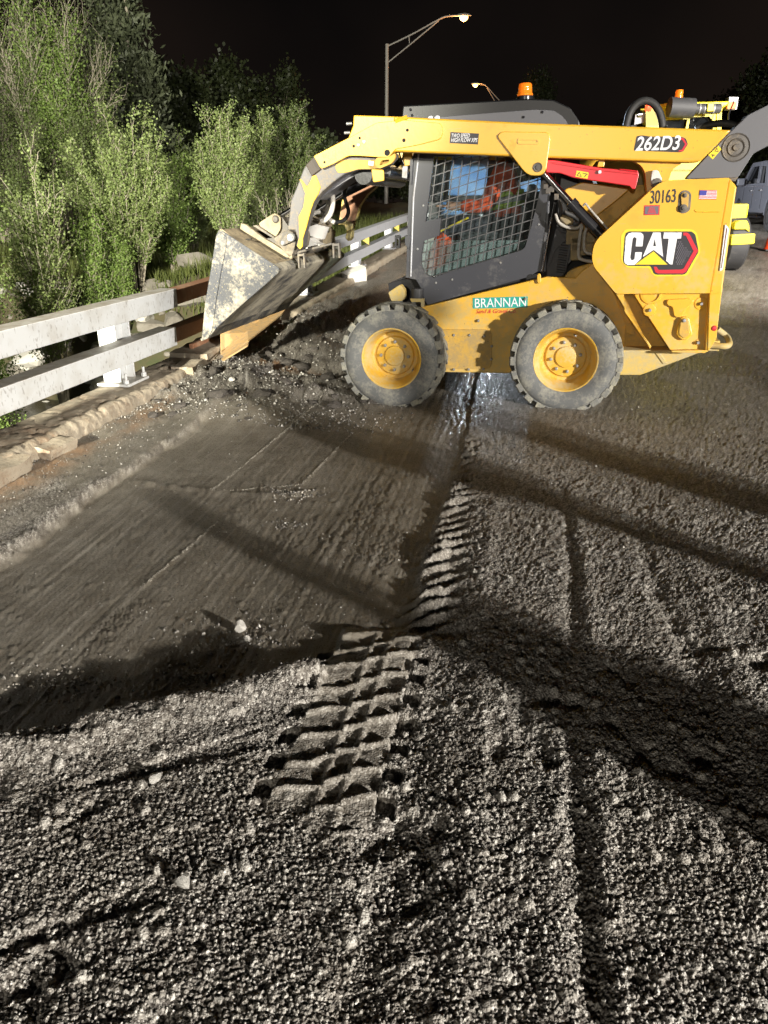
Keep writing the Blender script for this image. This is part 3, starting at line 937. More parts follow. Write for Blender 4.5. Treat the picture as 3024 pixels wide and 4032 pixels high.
def copy_wheel(loc, rot):
    w = W0.copy(); COL.objects.link(w); w.parent = LD; w.location = loc
    w.rotation_euler = rot
    for ch in W0.children:
        c = ch.copy(); COL.objects.link(c); c.parent = w
    return w
W0.rotation_euler = (0, .12, 0)
copy_wheel((-1.289, 0, .405), (0, 1.9, 0))
for x in (0, -1.289):
    copy_wheel((x, 1.68, .405), (0, .7, math.pi))
for x in (0, -1.289):
    tube('axle', [(x, .15, .405), (x, 1.53, .405)], .06, M['void'], LD, 12)

# ---- lower frame
v = .27
fr = pl('a', v, [(908, 664), (1180, 598), (1243, 600), (1256, 586), (1290, 562), (1330, 640), (1352, 700), (1342, 809), (958, 804), (950, 740), (920, 690)])
plate('lower_frame', fr, v, 1.41, M['yellow'], LD, bevel=.006)
cov = rounded(pl('a', v - .012, [(912, 742), (912, 712), (1062, 712), (1062, 797), (912, 797)]), .05)
plate('side_cover', cov, v - .014, v + .01, M['yellow_dirty'], LD, bevel=.002)
for x, y in ((947, 726), (980, 724), (1014, 724), (1046, 726), (1062, 748), (1061, 776), (1044, 797), (1012, 798), (980, 798), (1033, 693), (1135, 646)):
    X, Z = on('a', v - .015, x, y)
    lathe('bolt', [(.0, -.024), (.006, -.024), (.011, -.018), (.011, .02)], M['bolt'], LD, n=8, c=(X, v, Z))
# rear belly and bumper
belly = pl('r7', .16, [(120, 740), (100, 1005), (320, 1005), (640, 885), (930, 775), (1050, 745)])
plate('belly_pan', belly, .16, 1.50, M['yellow_mud'], LD, bevel=.01)
plate('belly_rib', pl('r7', .155, [(460, 745), (520, 745), (600, 880), (560, 884)]), .150, .17, M['yellow_mud'], LD)

# ---- rear tower: upper plate, recessed lower plate, diagonal rim, inner shell
tw_up = rounded(pl('r9', 0, [(905, 648), (1385, 628), (1240, 1443), (600, 1450), (412, 1240), (425, 1085)]), [.05, 0, 0, .0, .04, .07])
A = pl('r9', .0, [(905, 648), (1385, 628), (1245, 1445), (585, 1450), (413, 1240), (424, 1088)])
plate('rear_tower', rounded(A, [.06, .01, .001, .02, .05, .09]), .0, .30, M['yellow'], LD, bevel=.012)
C_ = pl('r9', .001, [(1385, 628), (1440, 690), (1400, 965), (1330, 1480), (1292, 1765), (1240, 1850), (1215, 1850), (1245, 1445)])
plate('rear_corner_post', C_, .004, .26, M['yellow'], LD, bevel=.01)
plate('diagonal_rim', pl('r9', .0, [(585, 1452), (640, 1452), (650, 1575), (835, 1820), (825, 1840)]), .0, .16, M['yellow'], LD, bevel=.003)
low = rounded(pl('r9', .055, [(700, 1438), (1245, 1438), (1235, 1860), (975, 1858)]), [.05, .0, .0, .02])
plate('rear_lower_panel', low, .055, .335, M['yellow'], LD, bevel=.004)
plate('bottom_rim', pl('r9', .0, [(975, 1852), (1240, 1846), (1215, 1868), (985, 1864)]), .002, .10, M['yellow'], LD, bevel=.002)
plate('corner_flange', pl('r9', .0, [(1246, 1446), (1330, 1440), (1294, 1765), (1240, 1852), (1232, 1852)]), -.002, .10, M['yellow'], LD, bevel=.004)
for x, y, r in ((822, 1563, .045), (1185, 1518, .045), (1162, 1792, .022)):
    X, Z = on('r9', .05, x, y)
    lathe('boss', [(r, .0), (r - .004, -.006), (r - .012, -.008), (.012, -.008)], M['yellow'], LD, n=28, c=(X, .056, Z), caps=(0, 1))
    lathe('bolt', [(.0, -.026), (.009, -.026), (.012, -.02), (.012, .0)], M['bolt'], LD, n=8, c=(X, .05, Z))
X, Z = on('r9', .03, 835, 1448)
bm = bmesh.new(); bm_lathe(bm, [(.075, .0), (.07, -.01), (.055, -.012)], 32, 'Y', (X, .055, Z + .0))
finish('round_boss', bm, M['yellow'], LD)
boss = rounded(pl('r9', .03, [(1040, 1610), (1100, 1610), (1128, 1740), (1065, 1785), (1005, 1740)]), .05, 6)
plate('lock_boss', boss, .02, .06, M['yellow'], LD, bevel=.008)
plate('lock_boss_face', rounded(pl('r9', .02, [(1045, 1622), (1092, 1622), (1108, 1735), (1065, 1765), (1025, 1735)]), .04, 6), .012, .03, M['yellow_dirty'], LD, bevel=.004)
X, Z = on('r9', .01, 1067, 1638)
lathe('bolt', [(.0, -.012), (.011, -.01), (.013, .01)], M['bolt'], LD, n=10, c=(X, .012, Z))
plate('bracket', rounded(pl('r9', .03, [(945, 1490), (1110, 1480), (1140, 1500), (1075, 1560), (1045, 1620), (995, 1610), (985, 1540), (945, 1530)]), .02), .03, .056, M['yellow'], LD, bevel=.004)
# slot with worn bright edge on the corner post
sl = rounded(pl('r9', -.01, [(1358, 955), (1385, 985), (1340, 1280), (1318, 1290)]), .012)
sl_in = rounded(pl('r9', -.01, [(1364, 978), (1372, 990), (1333, 1268), (1325, 1272)]), .006)
plate('corner_slot', sl, -.006, .01, M['white'], LD, holes=[sl_in])
plate('corner_slot_recess', sl_in, -.002, .008, M['rust'], LD, bevel=0)
# back door / engine door
bd = pl('a', .30, [(1590, 403), (1597, 425), (1552, 735), (1540, 752)])
box('engine_door', (.93, .27, .55), (1.045, 1.41, 1.50), M['black'], LD)
# tail lamp
X, Z = on('r9', 0, 1272, 1692)
lathe('tail_lamp', [(.0, -.012), (.014, -.01), (.02, .0)], M['decal_red'], LD, n=16, c=(X + .005, .0, Z))
# tow step behind the tower foot
tr = [p3('r7', .10, 1060, 690), p3('r7', .10, 1240, 695), p3('r7', .45, 1235, 610), p3('r7', .45, 1130, 520)]
bm = bmesh.new(); bm_tube(bm, spline(tr, 6), .022, 8); finish('tow_hook', bm, M['yellow_mud'], LD, autosmooth=50)
box('bumper_bar', (.90, .12, .46), (1.05, 1.55, .53), M['yellow_mud'], LD)

inner = pl('a', .34, [(1222, 436), (1290, 408), (1400, 398), (1510, 400), (1545, 740), (1345, 806), (1330, 700), (1258, 600), (1284, 560), (1262, 500)])
plate('fender_panel', inner, .34, .42, M['yellow_dirty'], LD)
plate('fender_arch', rounded(pl('r6', .30, [(395, 1640), (470, 1540), (560, 1500), (800, 1430), (1180, 2000), (1350, 2400), (1000, 2300), (600, 1960)]), .03), .275, .338, M['yellow_dirty'], LD, bevel=.01)
hood = pl('r6', .50, [(760, 220), (820, 105), (1290, 95), (1420, 170), (1500, 260), (1500, 700), (900, 560)])
plate('engine_hood', hood, .50, 1.20, M['olive'], LD, bevel=.02)
hp = rounded(pl('r6', .335, [(395, 490), (640, 385), (1270, 470), (1100, 620), (800, 850), (600, 700), (420, 620)]), .03)
plate('tank_cover', hp, .30, .36, M['yellow'], LD, bevel=.012)
box('engine_bay', (-.35, .42, .62), (.95, 1.26, 1.55), M['void'], LD)
# the far tower
A2 = pl('r9', .0, [(905, 648), (1440, 690), (1292, 1765), (1215, 1850), (975, 1855), (413, 1240), (424, 1088)])
plate('rear_tower', A2, 1.40, 1.68, M['yellow'], LD, bevel=.012)

# ---- lift arm, near side
arm_top = [(1392 + 0, 0)]
def full(pts, v):   # outline points given in photograph pixels
    REG['f'] = (0, 0, 1)
    return pl('f', v, pts)
def r3f(x, y): return (1050 + x * .3617, 400 + y * .3617)
va = .04
beam = [r3f(1380, 160), (2100, 484), (2880, 511.6), (2800, 595), (2757, 637), (2712, 640), (2155, 621), r3f(1659, 555), r3f(1400, 545), r3f(1365, 560)]
plate('lift_arm', full(beam, va), va, va + .13, M['yellow'], LD, bevel=.012)
box_pts = [r3f(945, 148), r3f(1480, 163), r3f(1520, 500), r3f(1300, 590), r3f(1100, 590), r3f(885, 400), r3f(940, 260)]
plate('arm_knee', full(box_pts, va + .012), va + .012, va + .12, M['yellow'], LD, bevel=.008)
outer = [r3f(1200, 228), r3f(1500, 200), r3f(1900, 235), r3f(1920, 330), r3f(1890, 410), r3f(1659, 470), r3f(1480, 505), r3f(1410, 510), r3f(1365, 560), r3f(1330, 605), r3f(1190, 603), r3f(1000, 590), r3f(900, 590), r3f(865, 602), r3f(720, 680), r3f(590, 735), r3f(515, 600), r3f(520, 588), r3f(885, 398)]
plate('arm_side_plate', rounded(full(outer, va - .012), .02), va - .012, va + .002, M['yellow'], LD, bevel=.003)
plate('arm_nose_shadow_gap', full([r3f(425, 690), r3f(520, 590), r3f(590, 735), r3f(488, 812)], va + .02), va + .02, va + .11, M['nose'], LD).name = 'arm_nose_shade'  # dark plate standing in for the shadow in the gap
lower_arm = [r3f(425, 690), r3f(540, 640), r3f(870, 598), r3f(1330, 600), r3f(1405, 560), r3f(1408, 600), r3f(1345, 680), r3f(1240, 728), r3f(1150, 742), r3f(1000, 742), r3f(850, 790), r3f(720, 880), r3f(600, 985), r3f(540, 1060), r3f(500, 1130), r3f(460, 1250), (1215, 860), (1197, 910), (1193, 970), (1180, 984), (1165, 968), (1172, 940), (1160, 905), (1130, 905), r3f(240, 1290), r3f(262, 1080), r3f(330, 920), r3f(395, 745)]
vb = .085
plate('lower_arm', full(lower_arm, vb), vb, vb + .11, M['arm_dark'], LD, bevel=.008)
yel_part = [r3f(820, 632), r3f(1140, 636), r3f(1330, 612), r3f(1395, 590), r3f(1340, 676), r3f(1240, 722), r3f(1150, 736), r3f(1000, 736), r3f(880, 770), r3f(770, 780), r3f(740, 700)]
plate('lower_arm_web', rounded(full(yel_part, vb - .006), .02), vb - .006, vb + .002, M['yellow_dirty'], LD, bevel=.002)
ystrip = [r3f(500, 810), r3f(535, 800), r3f(585, 930), r3f(560, 1010), r3f(510, 1090), r3f(480, 1180), r3f(430, 1370), (1192, 940), (1190, 972), (1180, 982), (1170, 968), (1178, 935), r3f(350, 1250), r3f(400, 1150), r3f(420, 1000), r3f(385, 900), r3f(360, 850), r3f(370, 840), r3f(440, 930), r3f(470, 880)]
plate('worn_edge_plate', full(ystrip, vb - .012), vb - .014, vb + .004, M['yellow_worn'], LD, bevel=.002)
plate('hose_guard', rounded(full([r3f(1140, 735), r3f(1275, 742), r3f(1280, 862), r3f(1160, 880)], va), .012), va - .006, va + .01, M['yellow'], LD)
lb = rounded(full([r3f(1190, 610), r3f(1330, 606), r3f(1400, 560), r3f(1405, 600), r3f(1370, 670), r3f(1220, 735), r3f(1180, 690)], va - .004), .02)
lh = rounded(full([r3f(1250, 640), r3f(1340, 630), r3f(1330, 665), r3f(1225, 700)], va - .004), .012)
plate('lock_bracket', lb, va - .010, va + .02, M['yellow_dirty'], LD, holes=[lh])
for x, y, r in ((945, 484, .010), (1010, 396, .009), (1530, 310, .010), (1492, 420, .012), (1310, 556, .020), (627, 660, .009)):
    X, Z = full([r3f(x, y)], va - .02)[0]
    lathe('hole', [(.0, -.001), (r, -.001), (r, .006)], M['void'], LD, n=14, c=(X, va - .0135, Z))
for x, y in ((997, 468), (1058, 436)):
    X, Z = full([r3f(x, y)], va - .02)[0]
    lathe('bolt', [(.0, -.008), (.012, -.008), (.015, 0), (.015, .01)], M['bolt'], LD, n=12, c=(X, va - .013, Z))
for x, y in ((900, 240), (878, 340)):
    X, Z = full([r3f(x, y)], va + .06)[0]
    tube('fitting', [(X + .02, va + .06, Z), (X - .02, va + .06, Z)], .01, M['bolt'], LD, 8)
tube('top_bracket', [p3('r3', va - .01, 1400, 215), p3('r3', va - .01, 1530, 168)], .014, M['yellow'], LD, 6)
# cylinder lug plate
tri = rounded(pl('rq', va - .012, [(765, 300), (790, 278), (1090, 282), (1108, 315), (1080, 530), (1045, 566), (975, 566), (935, 540), (765, 320)]), .018, 3)
plate('cylinder_lug', tri, va - .014, va + .05, M['yellow'], LD, bevel=.005)
slot = rounded(pl('rq', va - .02, [(892, 322), (1035, 322), (1035, 362), (892, 362)]), .02, 4)
slin = rounded(pl('rq', va - .02, [(905, 334), (1022, 334), (1022, 350), (905, 350)]), .01, 4)
plate('lug_slot_rim', slot, va - .020, va - .010, M['yellow'], LD, holes=[slin])
X, Z = on('rq', va - .02, 1024, 512)
lathe('pivot_pin', [(.0, -.01), (.014, -.01), (.016, -.004), (.022, -.004), (.028, -.008), (.031, .0)], M['iron'], LD, n=20, c=(X, va - .014, Z))
# bracket under the beam and silver link
ub = rounded(pl('r8', .10, [(235, 800), (760, 822), (745, 842), (655, 900), (625, 1000), (560, 1300), (430, 1300), (385, 1090), (372, 925), (330, 855)]), .02)
plate('beam_bracket', ub, .10, .24, M['yellow'], LD, bevel=.006)
lk = rounded(pl('r8', .07, [(445, 905), (510, 903), (552, 1005), (490, 1060), (440, 1075), (430, 1000)]), .012)
plate('link_plate', lk, .06, .09, M['white_dirty'], LD)
X, Z = on('r8', .06, 495, 1040)
lathe('link_pin', [(.0, -.012), (.03, -.01), (.035, .03)], M['iron'], LD, n=18, c=(X, .06, Z))

# ---- rear link and its pin
link_pts = full([(2697, 705), (2880, 514), (2945, 452), (3030, 410), (3150, 355), (3230, 420), (3110, 530), (2965, 605), (2905, 700)], .10)
plate('rear_link', rounded(link_pts, .02), .09, .19, M['grey_link'], LD, bevel=.008)
plate('rear_link_inner', full([(2840, 705), (2920, 640), (2945, 610), (2905, 700), (2895, 715)], .2), .20, .26, M['iron'], LD)
X, Z = on('r9', .09, 1432, 415)
lathe('link_pivot', [(.0, -.016), (.018, -.016), (.022, -.006), (.04, -.004), (.05, -.012), (.056, -.004), (.075, -.002), (.083, -.008), (.086, .002)], M['iron'], LD, n=30, c=(X, .09, Z))

# ---- red arm brace
brace = pl('r6', .09, [(185, 100), (270, 100), (900, 205), (1365, 240), (1380, 290), (1355, 400), (1330, 480), (1285, 478), (1260, 440), (850, 378), (520, 330), (350, 270), (165, 262)])
plate('arm_brace', rounded(brace, .008), .085, .16, M['red'], LD, bevel=.004)
bm = bmesh.new(); bm_plate(bm, pl('r6', .08, [(225, 132), (280, 130), (860, 225), (1370, 268), (1365, 290), (850, 240), (270, 150)]), .078, .087)
finish('brace_fold', bm, M['red'], LD, bevel=.002)
plate('brace_flange', pl('r6', .08, [(1120, 212), (1365, 238), (1362, 258), (1130, 230)]), .072, .09, M['red'], LD)
X, Z = on('r6', .075, 866, 256)
lathe('brace_pin', [(.0, -.014), (.010, -.012), (.013, .01)], M['white'], LD, n=14, c=(X, .076, Z))
plate('brace_strap', pl('r6', .11, [(855, 100), (935, 100), (925, 190), (835, 190)]), .11, .13, M['yellow'], LD)

# ---- lift cylinder
def unit(a, b): return (b - a).normalized()
a = p3('r6', .13, 60, 180); b = p3('r6', .13, 505, 670); c = p3('r6', .13, 930, 1110)
tube('cylinder_rod', [a, b], .021, M['chrome'], LD, 16)
bm = bmesh.new()
bm_tube(bm, [b - unit(a, b) * .015, b + unit(a, b) * .03, b + unit(a, b) * .031, c + unit(a, b) * .2], [.041, .041, .037, .037], 18)
finish('cylinder_barrel', bm, M['black'], LD, autosmooth=40)
tube('grease_line', spline([p3('r6', .09, 650, 700), p3('r6', .08, 680, 670), p3('r6', .08, 720, 720), p3('r6', .08, 800, 810), p3('r6', .09, 975, 1005)], 4), .007, M['hose_grey'], LD, 7)
tube('hydraulic_line', spline([p3('r6', .20, 640, 960), p3('r6', .20, 610, 1080), p3('r6', .20, 590, 1340), p3('r6', .20, 640, 1400), p3('r6', .2, 790, 1430)], 6), .011, M['hose_grey'], LD, 8)
tube('hydraulic_line', spline([p3('r6', .20, 700, 980), p3('r6', .20, 670, 1080), p3('r6', .20, 665, 1250), p3('r6', .20, 700, 1310), p3('r6', .2, 790, 1330)], 6), .011, M['hose_grey'], LD, 8)
tube('hydraulic_line', spline([p3('r6', .22, 290, 800), p3('r6', .22, 330, 910), p3('r6', .22, 420, 970), p3('r6', .22, 560, 990), p3('r6', .22, 640, 940)], 6), .011, M['hose_grey'], LD, 8)
tube('hydraulic_hose', spline([p3('r6', .25, 330, 620), p3('r6', .25, 360, 760), p3('r6', .25, 330, 860)], 6), .012, M['hose'], LD, 8)
tube('hydraulic_hose', spline([p3('r6', .28, 400, 780), p3('r6', .3, 520, 830), p3('r6', .3, 600, 900), p3('r6', .3, 520, 960)], 6), .016, M['hose'], LD, 8)
for x, y, w_, h_ in ((430, 880, .05, .035), (520, 1090, .05, .06), (570, 1200, .045, .05), (700, 1250, .06, .05), (720, 1120, .05, .05), (560, 1300, .04, .06)):
    q = p3('r6', .33, x, y)
    box('valve_block', (q.x - w_, .33, q.z - h_), (q.x + w_, .42, q.z + h_), M['olive'], LD, bevel=.01)

# ---- cab
vd = .32
frame_out = pl('r5', vd, [(212, 10), (1250, 10), (1740, 10), (1690, 330), (1640, 900), (1600, 1290), (1560, 1300), (1480, 1352), (372, 1659), (330, 1600), (300, 1480), (245, 1385), (135, 1362), (150, 850), (168, 360)])
hole = pl('r5', vd, [(440, 42), (1640, 42), (1610, 330), (1560, 560), (1500, 800), (1432, 1030), (1395, 1065), (600, 1305), (430, 1365), (330, 1320), (296, 1215), (298, 1120), (325, 965), (495, 905), (515, 712), (345, 755), (372, 560), (400, 330)])
plate('cab_door', frame_out, vd, vd + .05, M['door'], LD, holes=[hole])
plate('door_window', pl('r5', vd + .03, [(430, 35), (1650, 35), (1620, 330), (1500, 830), (1440, 1040), (600, 1310), (430, 1370), (480, 900), (340, 760), (372, 560)]), vd + .056, vd + .060, M['glass'], LD, bevel=0)
plate('door_lower_window', pl('r5', vd + .03, [(290, 960), (1450, 960), (1400, 1070), (600, 1312), (430, 1372), (285, 1330)]), vd + .062, vd + .066, M['glass_dust_reflection'], LD, bevel=0)
# steel mesh in the door
def in_poly(x, y, P):
    c = False
    for i in range(len(P)):
        (x1, y1), (x2, y2) = P[i - 1], P[i]
        if (y1 > y) != (y2 > y) and x < (x2 - x1) * (y - y1) / (y2 - y1) + x1: c = not c
    return c
def mesh_bars():
    bm = bmesh.new()
    H = hole
    xs_ = [p[0] for p in H]; zs_ = [p[1] for p in H]
    x0, x1, z0, z1 = min(xs_), max(xs_), min(zs_), max(zs_)
    for fam in (0, 1):
        d = Vector((.135, 1)) if fam == 0 else Vector((1, .265))
        d.normalize(); nrm = Vector((-d.y, d.x))
        for k in range(-60, 60):
            base = Vector(((x0 + x1) / 2, (z0 + z1) / 2)) + nrm * k * .0615
            run = None
            for q in range(-160, 161):
                p = base + d * q * .01
                ins = in_poly(p.x, p.y, H)
                if ins and run is None: run = p.copy()
                if (not ins or q == 160) and run is not None:
                    e = p
                    if (e - run).length > .02:
                        w = nrm * .0034
                        y0 = vd + .020 + fam * .005; y1 = y0 + .006
                        vs = [bm.verts.new((pp.x, yy, pp.y)) for yy in (y0, y1) for pp in (run - w, e - w, e + w, run + w)]
                        for f in ((0, 1, 2, 3), (7, 6, 5, 4), (0, 4, 5, 1), (1, 5, 6, 2), (2, 6, 7, 3), (3, 7, 4, 0)): bm.faces.new([vs[i] for i in f])
                    run = None
    finish('window_mesh', bm, M['mesh_bar'], LD)
mesh_bars()
tube('door_rib', [p3('r5', vd - .004, 272, 20), p3('r5', vd - .004, 215, 500), p3('r5', vd - .004, 185, 1350)], .007, M['galv'], LD, 6)
for x, y in ((322, 580), (260, 1053), (1162, 1200), (636, 1385), (460, 1420), (1580, 786)):
    X, Z = on('r5', vd, x, y)
    lathe('bolt', [(.0, -.006), (.007, -.005), (.010, .002)], M['bolt'], LD, n=8, c=(X, vd, Z))
for x0, y0, x1, y1 in ((150, 70, 190, 360), (95, 905, 165, 1060)):
    plate('hinge', rounded(pl('r5', vd - .02, [(x0 + 30, y0), (x1 + 25, y0), (x1 + 5, y1), (x0 + 30, y1 - 60)]), .008), vd - .03, vd + .03, M['door'], LD)
plate('door_handle', rounded(pl('r5', vd - .03, [(20, 900), (75, 900), (72, 1045), (15, 1035)]), .008), vd - .05, vd - .01, M['black'], LD, holes=[pl('r5', vd - .03, [(40, 930), (58, 930), (56, 1015), (36, 1012)])])
plate('step_grille', rounded(pl('a', .45, [(838, 612), (872, 602), (905, 604), (915, 640), (880, 658), (845, 655)]), .01), .45, 1.2, M['black'], LD)
plate('front_bracket', rounded(pl('rb', .24, [(548, 250), (625, 198), (655, 235), (655, 280), (640, 306), (568, 306)]), .012), .22, .30, M['yellow_mud'], LD)
plate('front_bracket', rounded(pl('rb', .27, [(690, 290), (780, 290), (782, 345), (762, 345), (760, 312), (700, 312)]), .004), .25, .29, M['yellow_mud'], LD)
tube('isolator', [p3('rb', .30, 735, 225), p3('rb', .30, 735, 300)], .045, M['plastic'], LD, 18)
plate('cab_sill', pl('r5', .40, [(180, 1360), (1500, 1330), (1660, 1290), (1680, 1370), (380, 1700), (300, 1600)]), .37, 1.30, M['void'], LD)
# cab shell: rear pillar, floor, far side, back wall, front frame
plate('cab_rear_pillar', pl('r5', .40, [(1610, 20), (1760, 20), (1700, 500), (1660, 1300), (1540, 1300), (1590, 700)]), .375, .43, M['door'], LD)
vf = 1.34
far_out = pl('r5', .375, [(168, 10), (1760, 10), (1690, 900), (1660, 1300), (245, 1450), (135, 1362)])
far_hole = pl('r5', .375, [(330, 60), (1600, 60), (1540, 700), (330, 700)])
plate('cab_far_side', far_out, vf, vf + .03, M['door'], LD, holes=[far_hole])
# far side panes, bluish glare put into their colour (left one clear to the night)
fx = lambda pts: pl('r5', vf - .0, pts)
plate('far_window', fx([(640, 20), (1045, 20), (1000, 470), (595, 470)]), vf - .012, vf - .004, M['blue_glare_panel'], LD, bevel=0)
plate('far_window_lower', fx([(520, 540), (910, 530), (860, 640), (520, 720)]), vf - .012, vf - .004, M['blue_glare_panel'], LD, bevel=0)
plate('far_window_rear', fx([(1380, 330), (1640, 260), (1620, 560), (1390, 560)]), vf - .014, vf - .006, M['blue_glare_panel'], LD, bevel=0)
plate('cab_cross_bar', fx([(380, 478), (1500, 455), (1500, 520), (380, 530)]), vf - .05, vf - .015, M['door'], LD)
plate('cab_inner_lining', fx([(340, 860), (1500, 860), (1460, 1400), (340, 1400)]), vf - .020, vf - .013, M['teal_panel'], LD, bevel=0)
plate('cab_roof_side', rounded(pl('a', .36, [(868, 248), (870, 228), (1140, 213), (1195, 215), (1232, 232), (1252, 262), (1256, 300), (1240, 560), (1205, 600), (1190, 600), (1215, 320), (1195, 300), (868, 300)]), .012), .36, 1.35, M['gloss_black'], LD, bevel=.012)
plate('roof_side_panel', rounded(pl('rq', .352, [(282, 235), (285, 190), (1000, 135), (1130, 140), (1190, 180), (1225, 235)]), [.0, .005, .02, .03, .03, 0]), .352, .362, M['grey_link'], LD, bevel=.003)
for x, y in ((322, 196), (366, 194)):
    q = p3('rq', .345, x, y)
    lathe('bolt', [(.0, -.016), (.016, -.012), (.022, .004)], M['white'], LD, n=12, c=tuple(q))
for x, y in ((1055, 152), (932, 185), (203, 172), (193, 135)):
    q = p3('rq', .355, x, y)
    lathe('bolt', [(.0, -.010), (.008, -.008), (.01, .002)], M['black'], LD, n=8, c=(q.x, .352, q.z))
tube('antenna_stub', [p3('rq', .38, 196, 118), p3('rq', .38, 197, 96)], [.012, .005], M['chrome'], LD, 8)
# beacon
q = p3('a', .84, 1134, 213)
lathe('beacon_base', [(.0, -.02), (.062, -.02), (.062, .012), (.055, .018), (0, .018)], M['black'], LD, n=28, axis='Z', c=tuple(q))
lathe('beacon_lens', [(.056, .018), (.058, .03), (.052, .036), (.048, .062), (.050, .066), (.047, .092), (.040, .100), (.0, .102)], M['amber'], LD, n=28, axis='Z', c=tuple(q))
# ribbed side vent behind the cab
vt = rounded(pl('r6', .345, [(320, 965), (540, 1015), (535, 1120), (500, 1250), (430, 1560), (385, 1625), (175, 1640), (165, 1500), (290, 1000)]), .02)
plate('side_vent', vt, .345, .42, M['plastic'], LD, bevel=.008)
for k in range(9):
    y = 1030 + k * 64 if k else 1030
    if k in (1,): continue
    xl = 300 + (8 - k) * 9 if k > 2 else 380
    a, b = p3('r6', .34, xl, y), p3('r6', .34, xl + 110, y + 18)
    tube('vent_rib', [a + Vector((0, .004, 0)), b + Vector((0, .004, 0))], .0125, M['plastic'], LD, 8)
plate('vent_fold', pl('r6', .338, [(310, 985), (430, 1135), (280, 1290), (240, 1420), (200, 1500), (290, 1000)]), .333, .35, M['plastic'], LD, bevel=.003)
tube('gas_strut', [p3('r6', .30, 275, 650), p3('r6', .30, 235, 850)], .013, M['black'], LD, 10)
tube('gas_strut_rod', [p3('r6', .30, 235, 850), p3('r6', .30, 110, 1560)], .008, M['chrome'], LD, 8)
plate('latch', rounded(pl('r6', .255, [(50, 1600), (75, 1575), (100, 1600), (100, 1700), (75, 1715), (50, 1700)]), .008), .245, .268, M['yellow'], LD)
for x, y in ((160, 440), (190, 500), (300, 580), (240, 480)):
    q = p3('r6', .30, x, y)
    box('door_catch', (q.x - .016, .29, q.z - .02), (q.x + .016, .33, q.z + .02), M['iron'], LD)
# big hose loops behind the arm
tube('return_hose', spline([p3('r8', .70, 165, 480), p3('r8', .70, 215, 300), p3('r8', .70, 300, 200), p3('r8', .70, 400, 180), p3('r8', .70, 490, 240), p3('r8', .70, 545, 370), p3('r8', .70, 560, 520)], 8), .026, M['hose'], LD, 12)
tube('return_hose', spline([p3('r8', .35, 900, 480), p3('r8', .35, 1010, 440), p3('r8', .35, 1150, 415), p3('r8', .35, 1280, 425), p3('r8', .35, 1360, 470)], 8), .022, M['hose'], LD, 12)

# ---- seat, levers, operator station
seat = rounded(pl('r5', .84, [(1000, 900), (1420, 900), (1480, 350), (1560, 350), (1520, 1010), (1010, 1010)]), .03)
plate('seat', seat, .62, 1.06, M['seat'], LD, bevel=.03)
tube('joystick', [p3('r5', .70, 760, 1000), p3('r5', .70, 700, 800)], .014, M['black'], LD, 8)
tube('joystick', [p3('r5', 1.05, 760, 1000), p3('r5', 1.05, 700, 800)], .014, M['black'], LD, 8)
plate('arm_rest', rounded(pl('r5', .60, [(700, 860), (1300, 870), (1300, 930), (760, 960)]), .01), .56, .62, M['seat'], LD)
tube('grab_bar', [p3('r5', .6, 505, 860), p3('r5', .6, 815, 710)], .008, M['decal_yellow'], LD, 6)
tube('grab_bar', [p3('r5', .6, 360, 745), p3('r5', .6, 780, 585)], .006, M['galv'], LD, 6)

# ---- far lift arm
plate('lift_arm', full(beam, va), 1.68 - va - .13, 1.68 - va, M['yellow'], LD, bevel=.01)
plate('arm_knee', full(box_pts, va), 1.68 - va - .12, 1.68 - va, M['yellow'], LD, bevel=.01)
plate('lower_arm', full(lower_arm, vb), 1.68 - vb - .11, 1.68 - vb, M['yellow_mud'], LD, bevel=.008)
plate('lower_arm_skin', full([r3f(600, 985), r3f(720, 880), r3f(540, 640), r3f(395, 745), r3f(240, 1290), r3f(430, 1380), r3f(500, 1130)], vb), 1.68 - vb - .114, 1.68 - vb - .109, M['rust'], LD, bevel=0)  # brown sheet over the inner face of the far arm
q = p3('r3', .2, 1060, 800)
tube('cross_tube', [(q.x, .18, q.z), (q.x, 1.5, q.z)], .065, M['black'], LD, 18)
tube('cross_tube', [(q.x + .16, .18, q.z + .02), (q.x + .16, 1.5, q.z + .02)], .045, M['black'], LD, 14)
# tilt cylinders
def cyl2(v, a, b, c):
    A, B, Cc = p3('r3', v, *a), p3('r3', v, *b), p3('r3', v, *c)
    tube('tilt_cylinder_rod', [A, B], .017, M['chrome'], LD, 12)
    tube('tilt_cylinder', [B, Cc], .036, M['black'], LD, 14)
cyl2(.40, (120, 1262), (600, 960), (1000, 760))
cyl2(1.15, (470, 1240), (830, 1005), (1120, 860))
plate('arm_gusset', full([r3f(540, 1060), r3f(720, 900), r3f(900, 800), r3f(990, 770), r3f(1000, 800), r3f(860, 880), r3f(700, 990), r3f(590, 1070)], .25), .20, .50, M['grey_link'], LD)
def loop(name, v, pts, r, m):
    tube(name, spline([p3('r3', v, x, y) for x, y in pts], 6), r, m, LD, 10)
loop('sleeved_hose', .42, [(700, 960), (718, 1050), (714, 1150), (688, 1230), (640, 1285), (590, 1305)], .020, M['hose_grey'])
loop('sleeved_hose', .46, [(655, 975), (668, 1080), (664, 1180), (632, 1255), (585, 1290)], .018, M['hose_grey'])
loop('sleeved_hose', .5, [(480, 1245), (520, 1212), (575, 1205), (625, 1230), (660, 1270), (740, 1318)], .017, M['hose_grey'])
loop('hydraulic_hose', .9, [(870, 900), (845, 1020), (868, 1110), (890, 1190), (870, 1260), (820, 1300), (750, 1312), (680, 1280)], .016, M['hose'])
loop('hydraulic_hose', .5, [(1240, 700), (1190, 760), (1100, 800), (1010, 850), (900, 900)], .020, M['hose'])
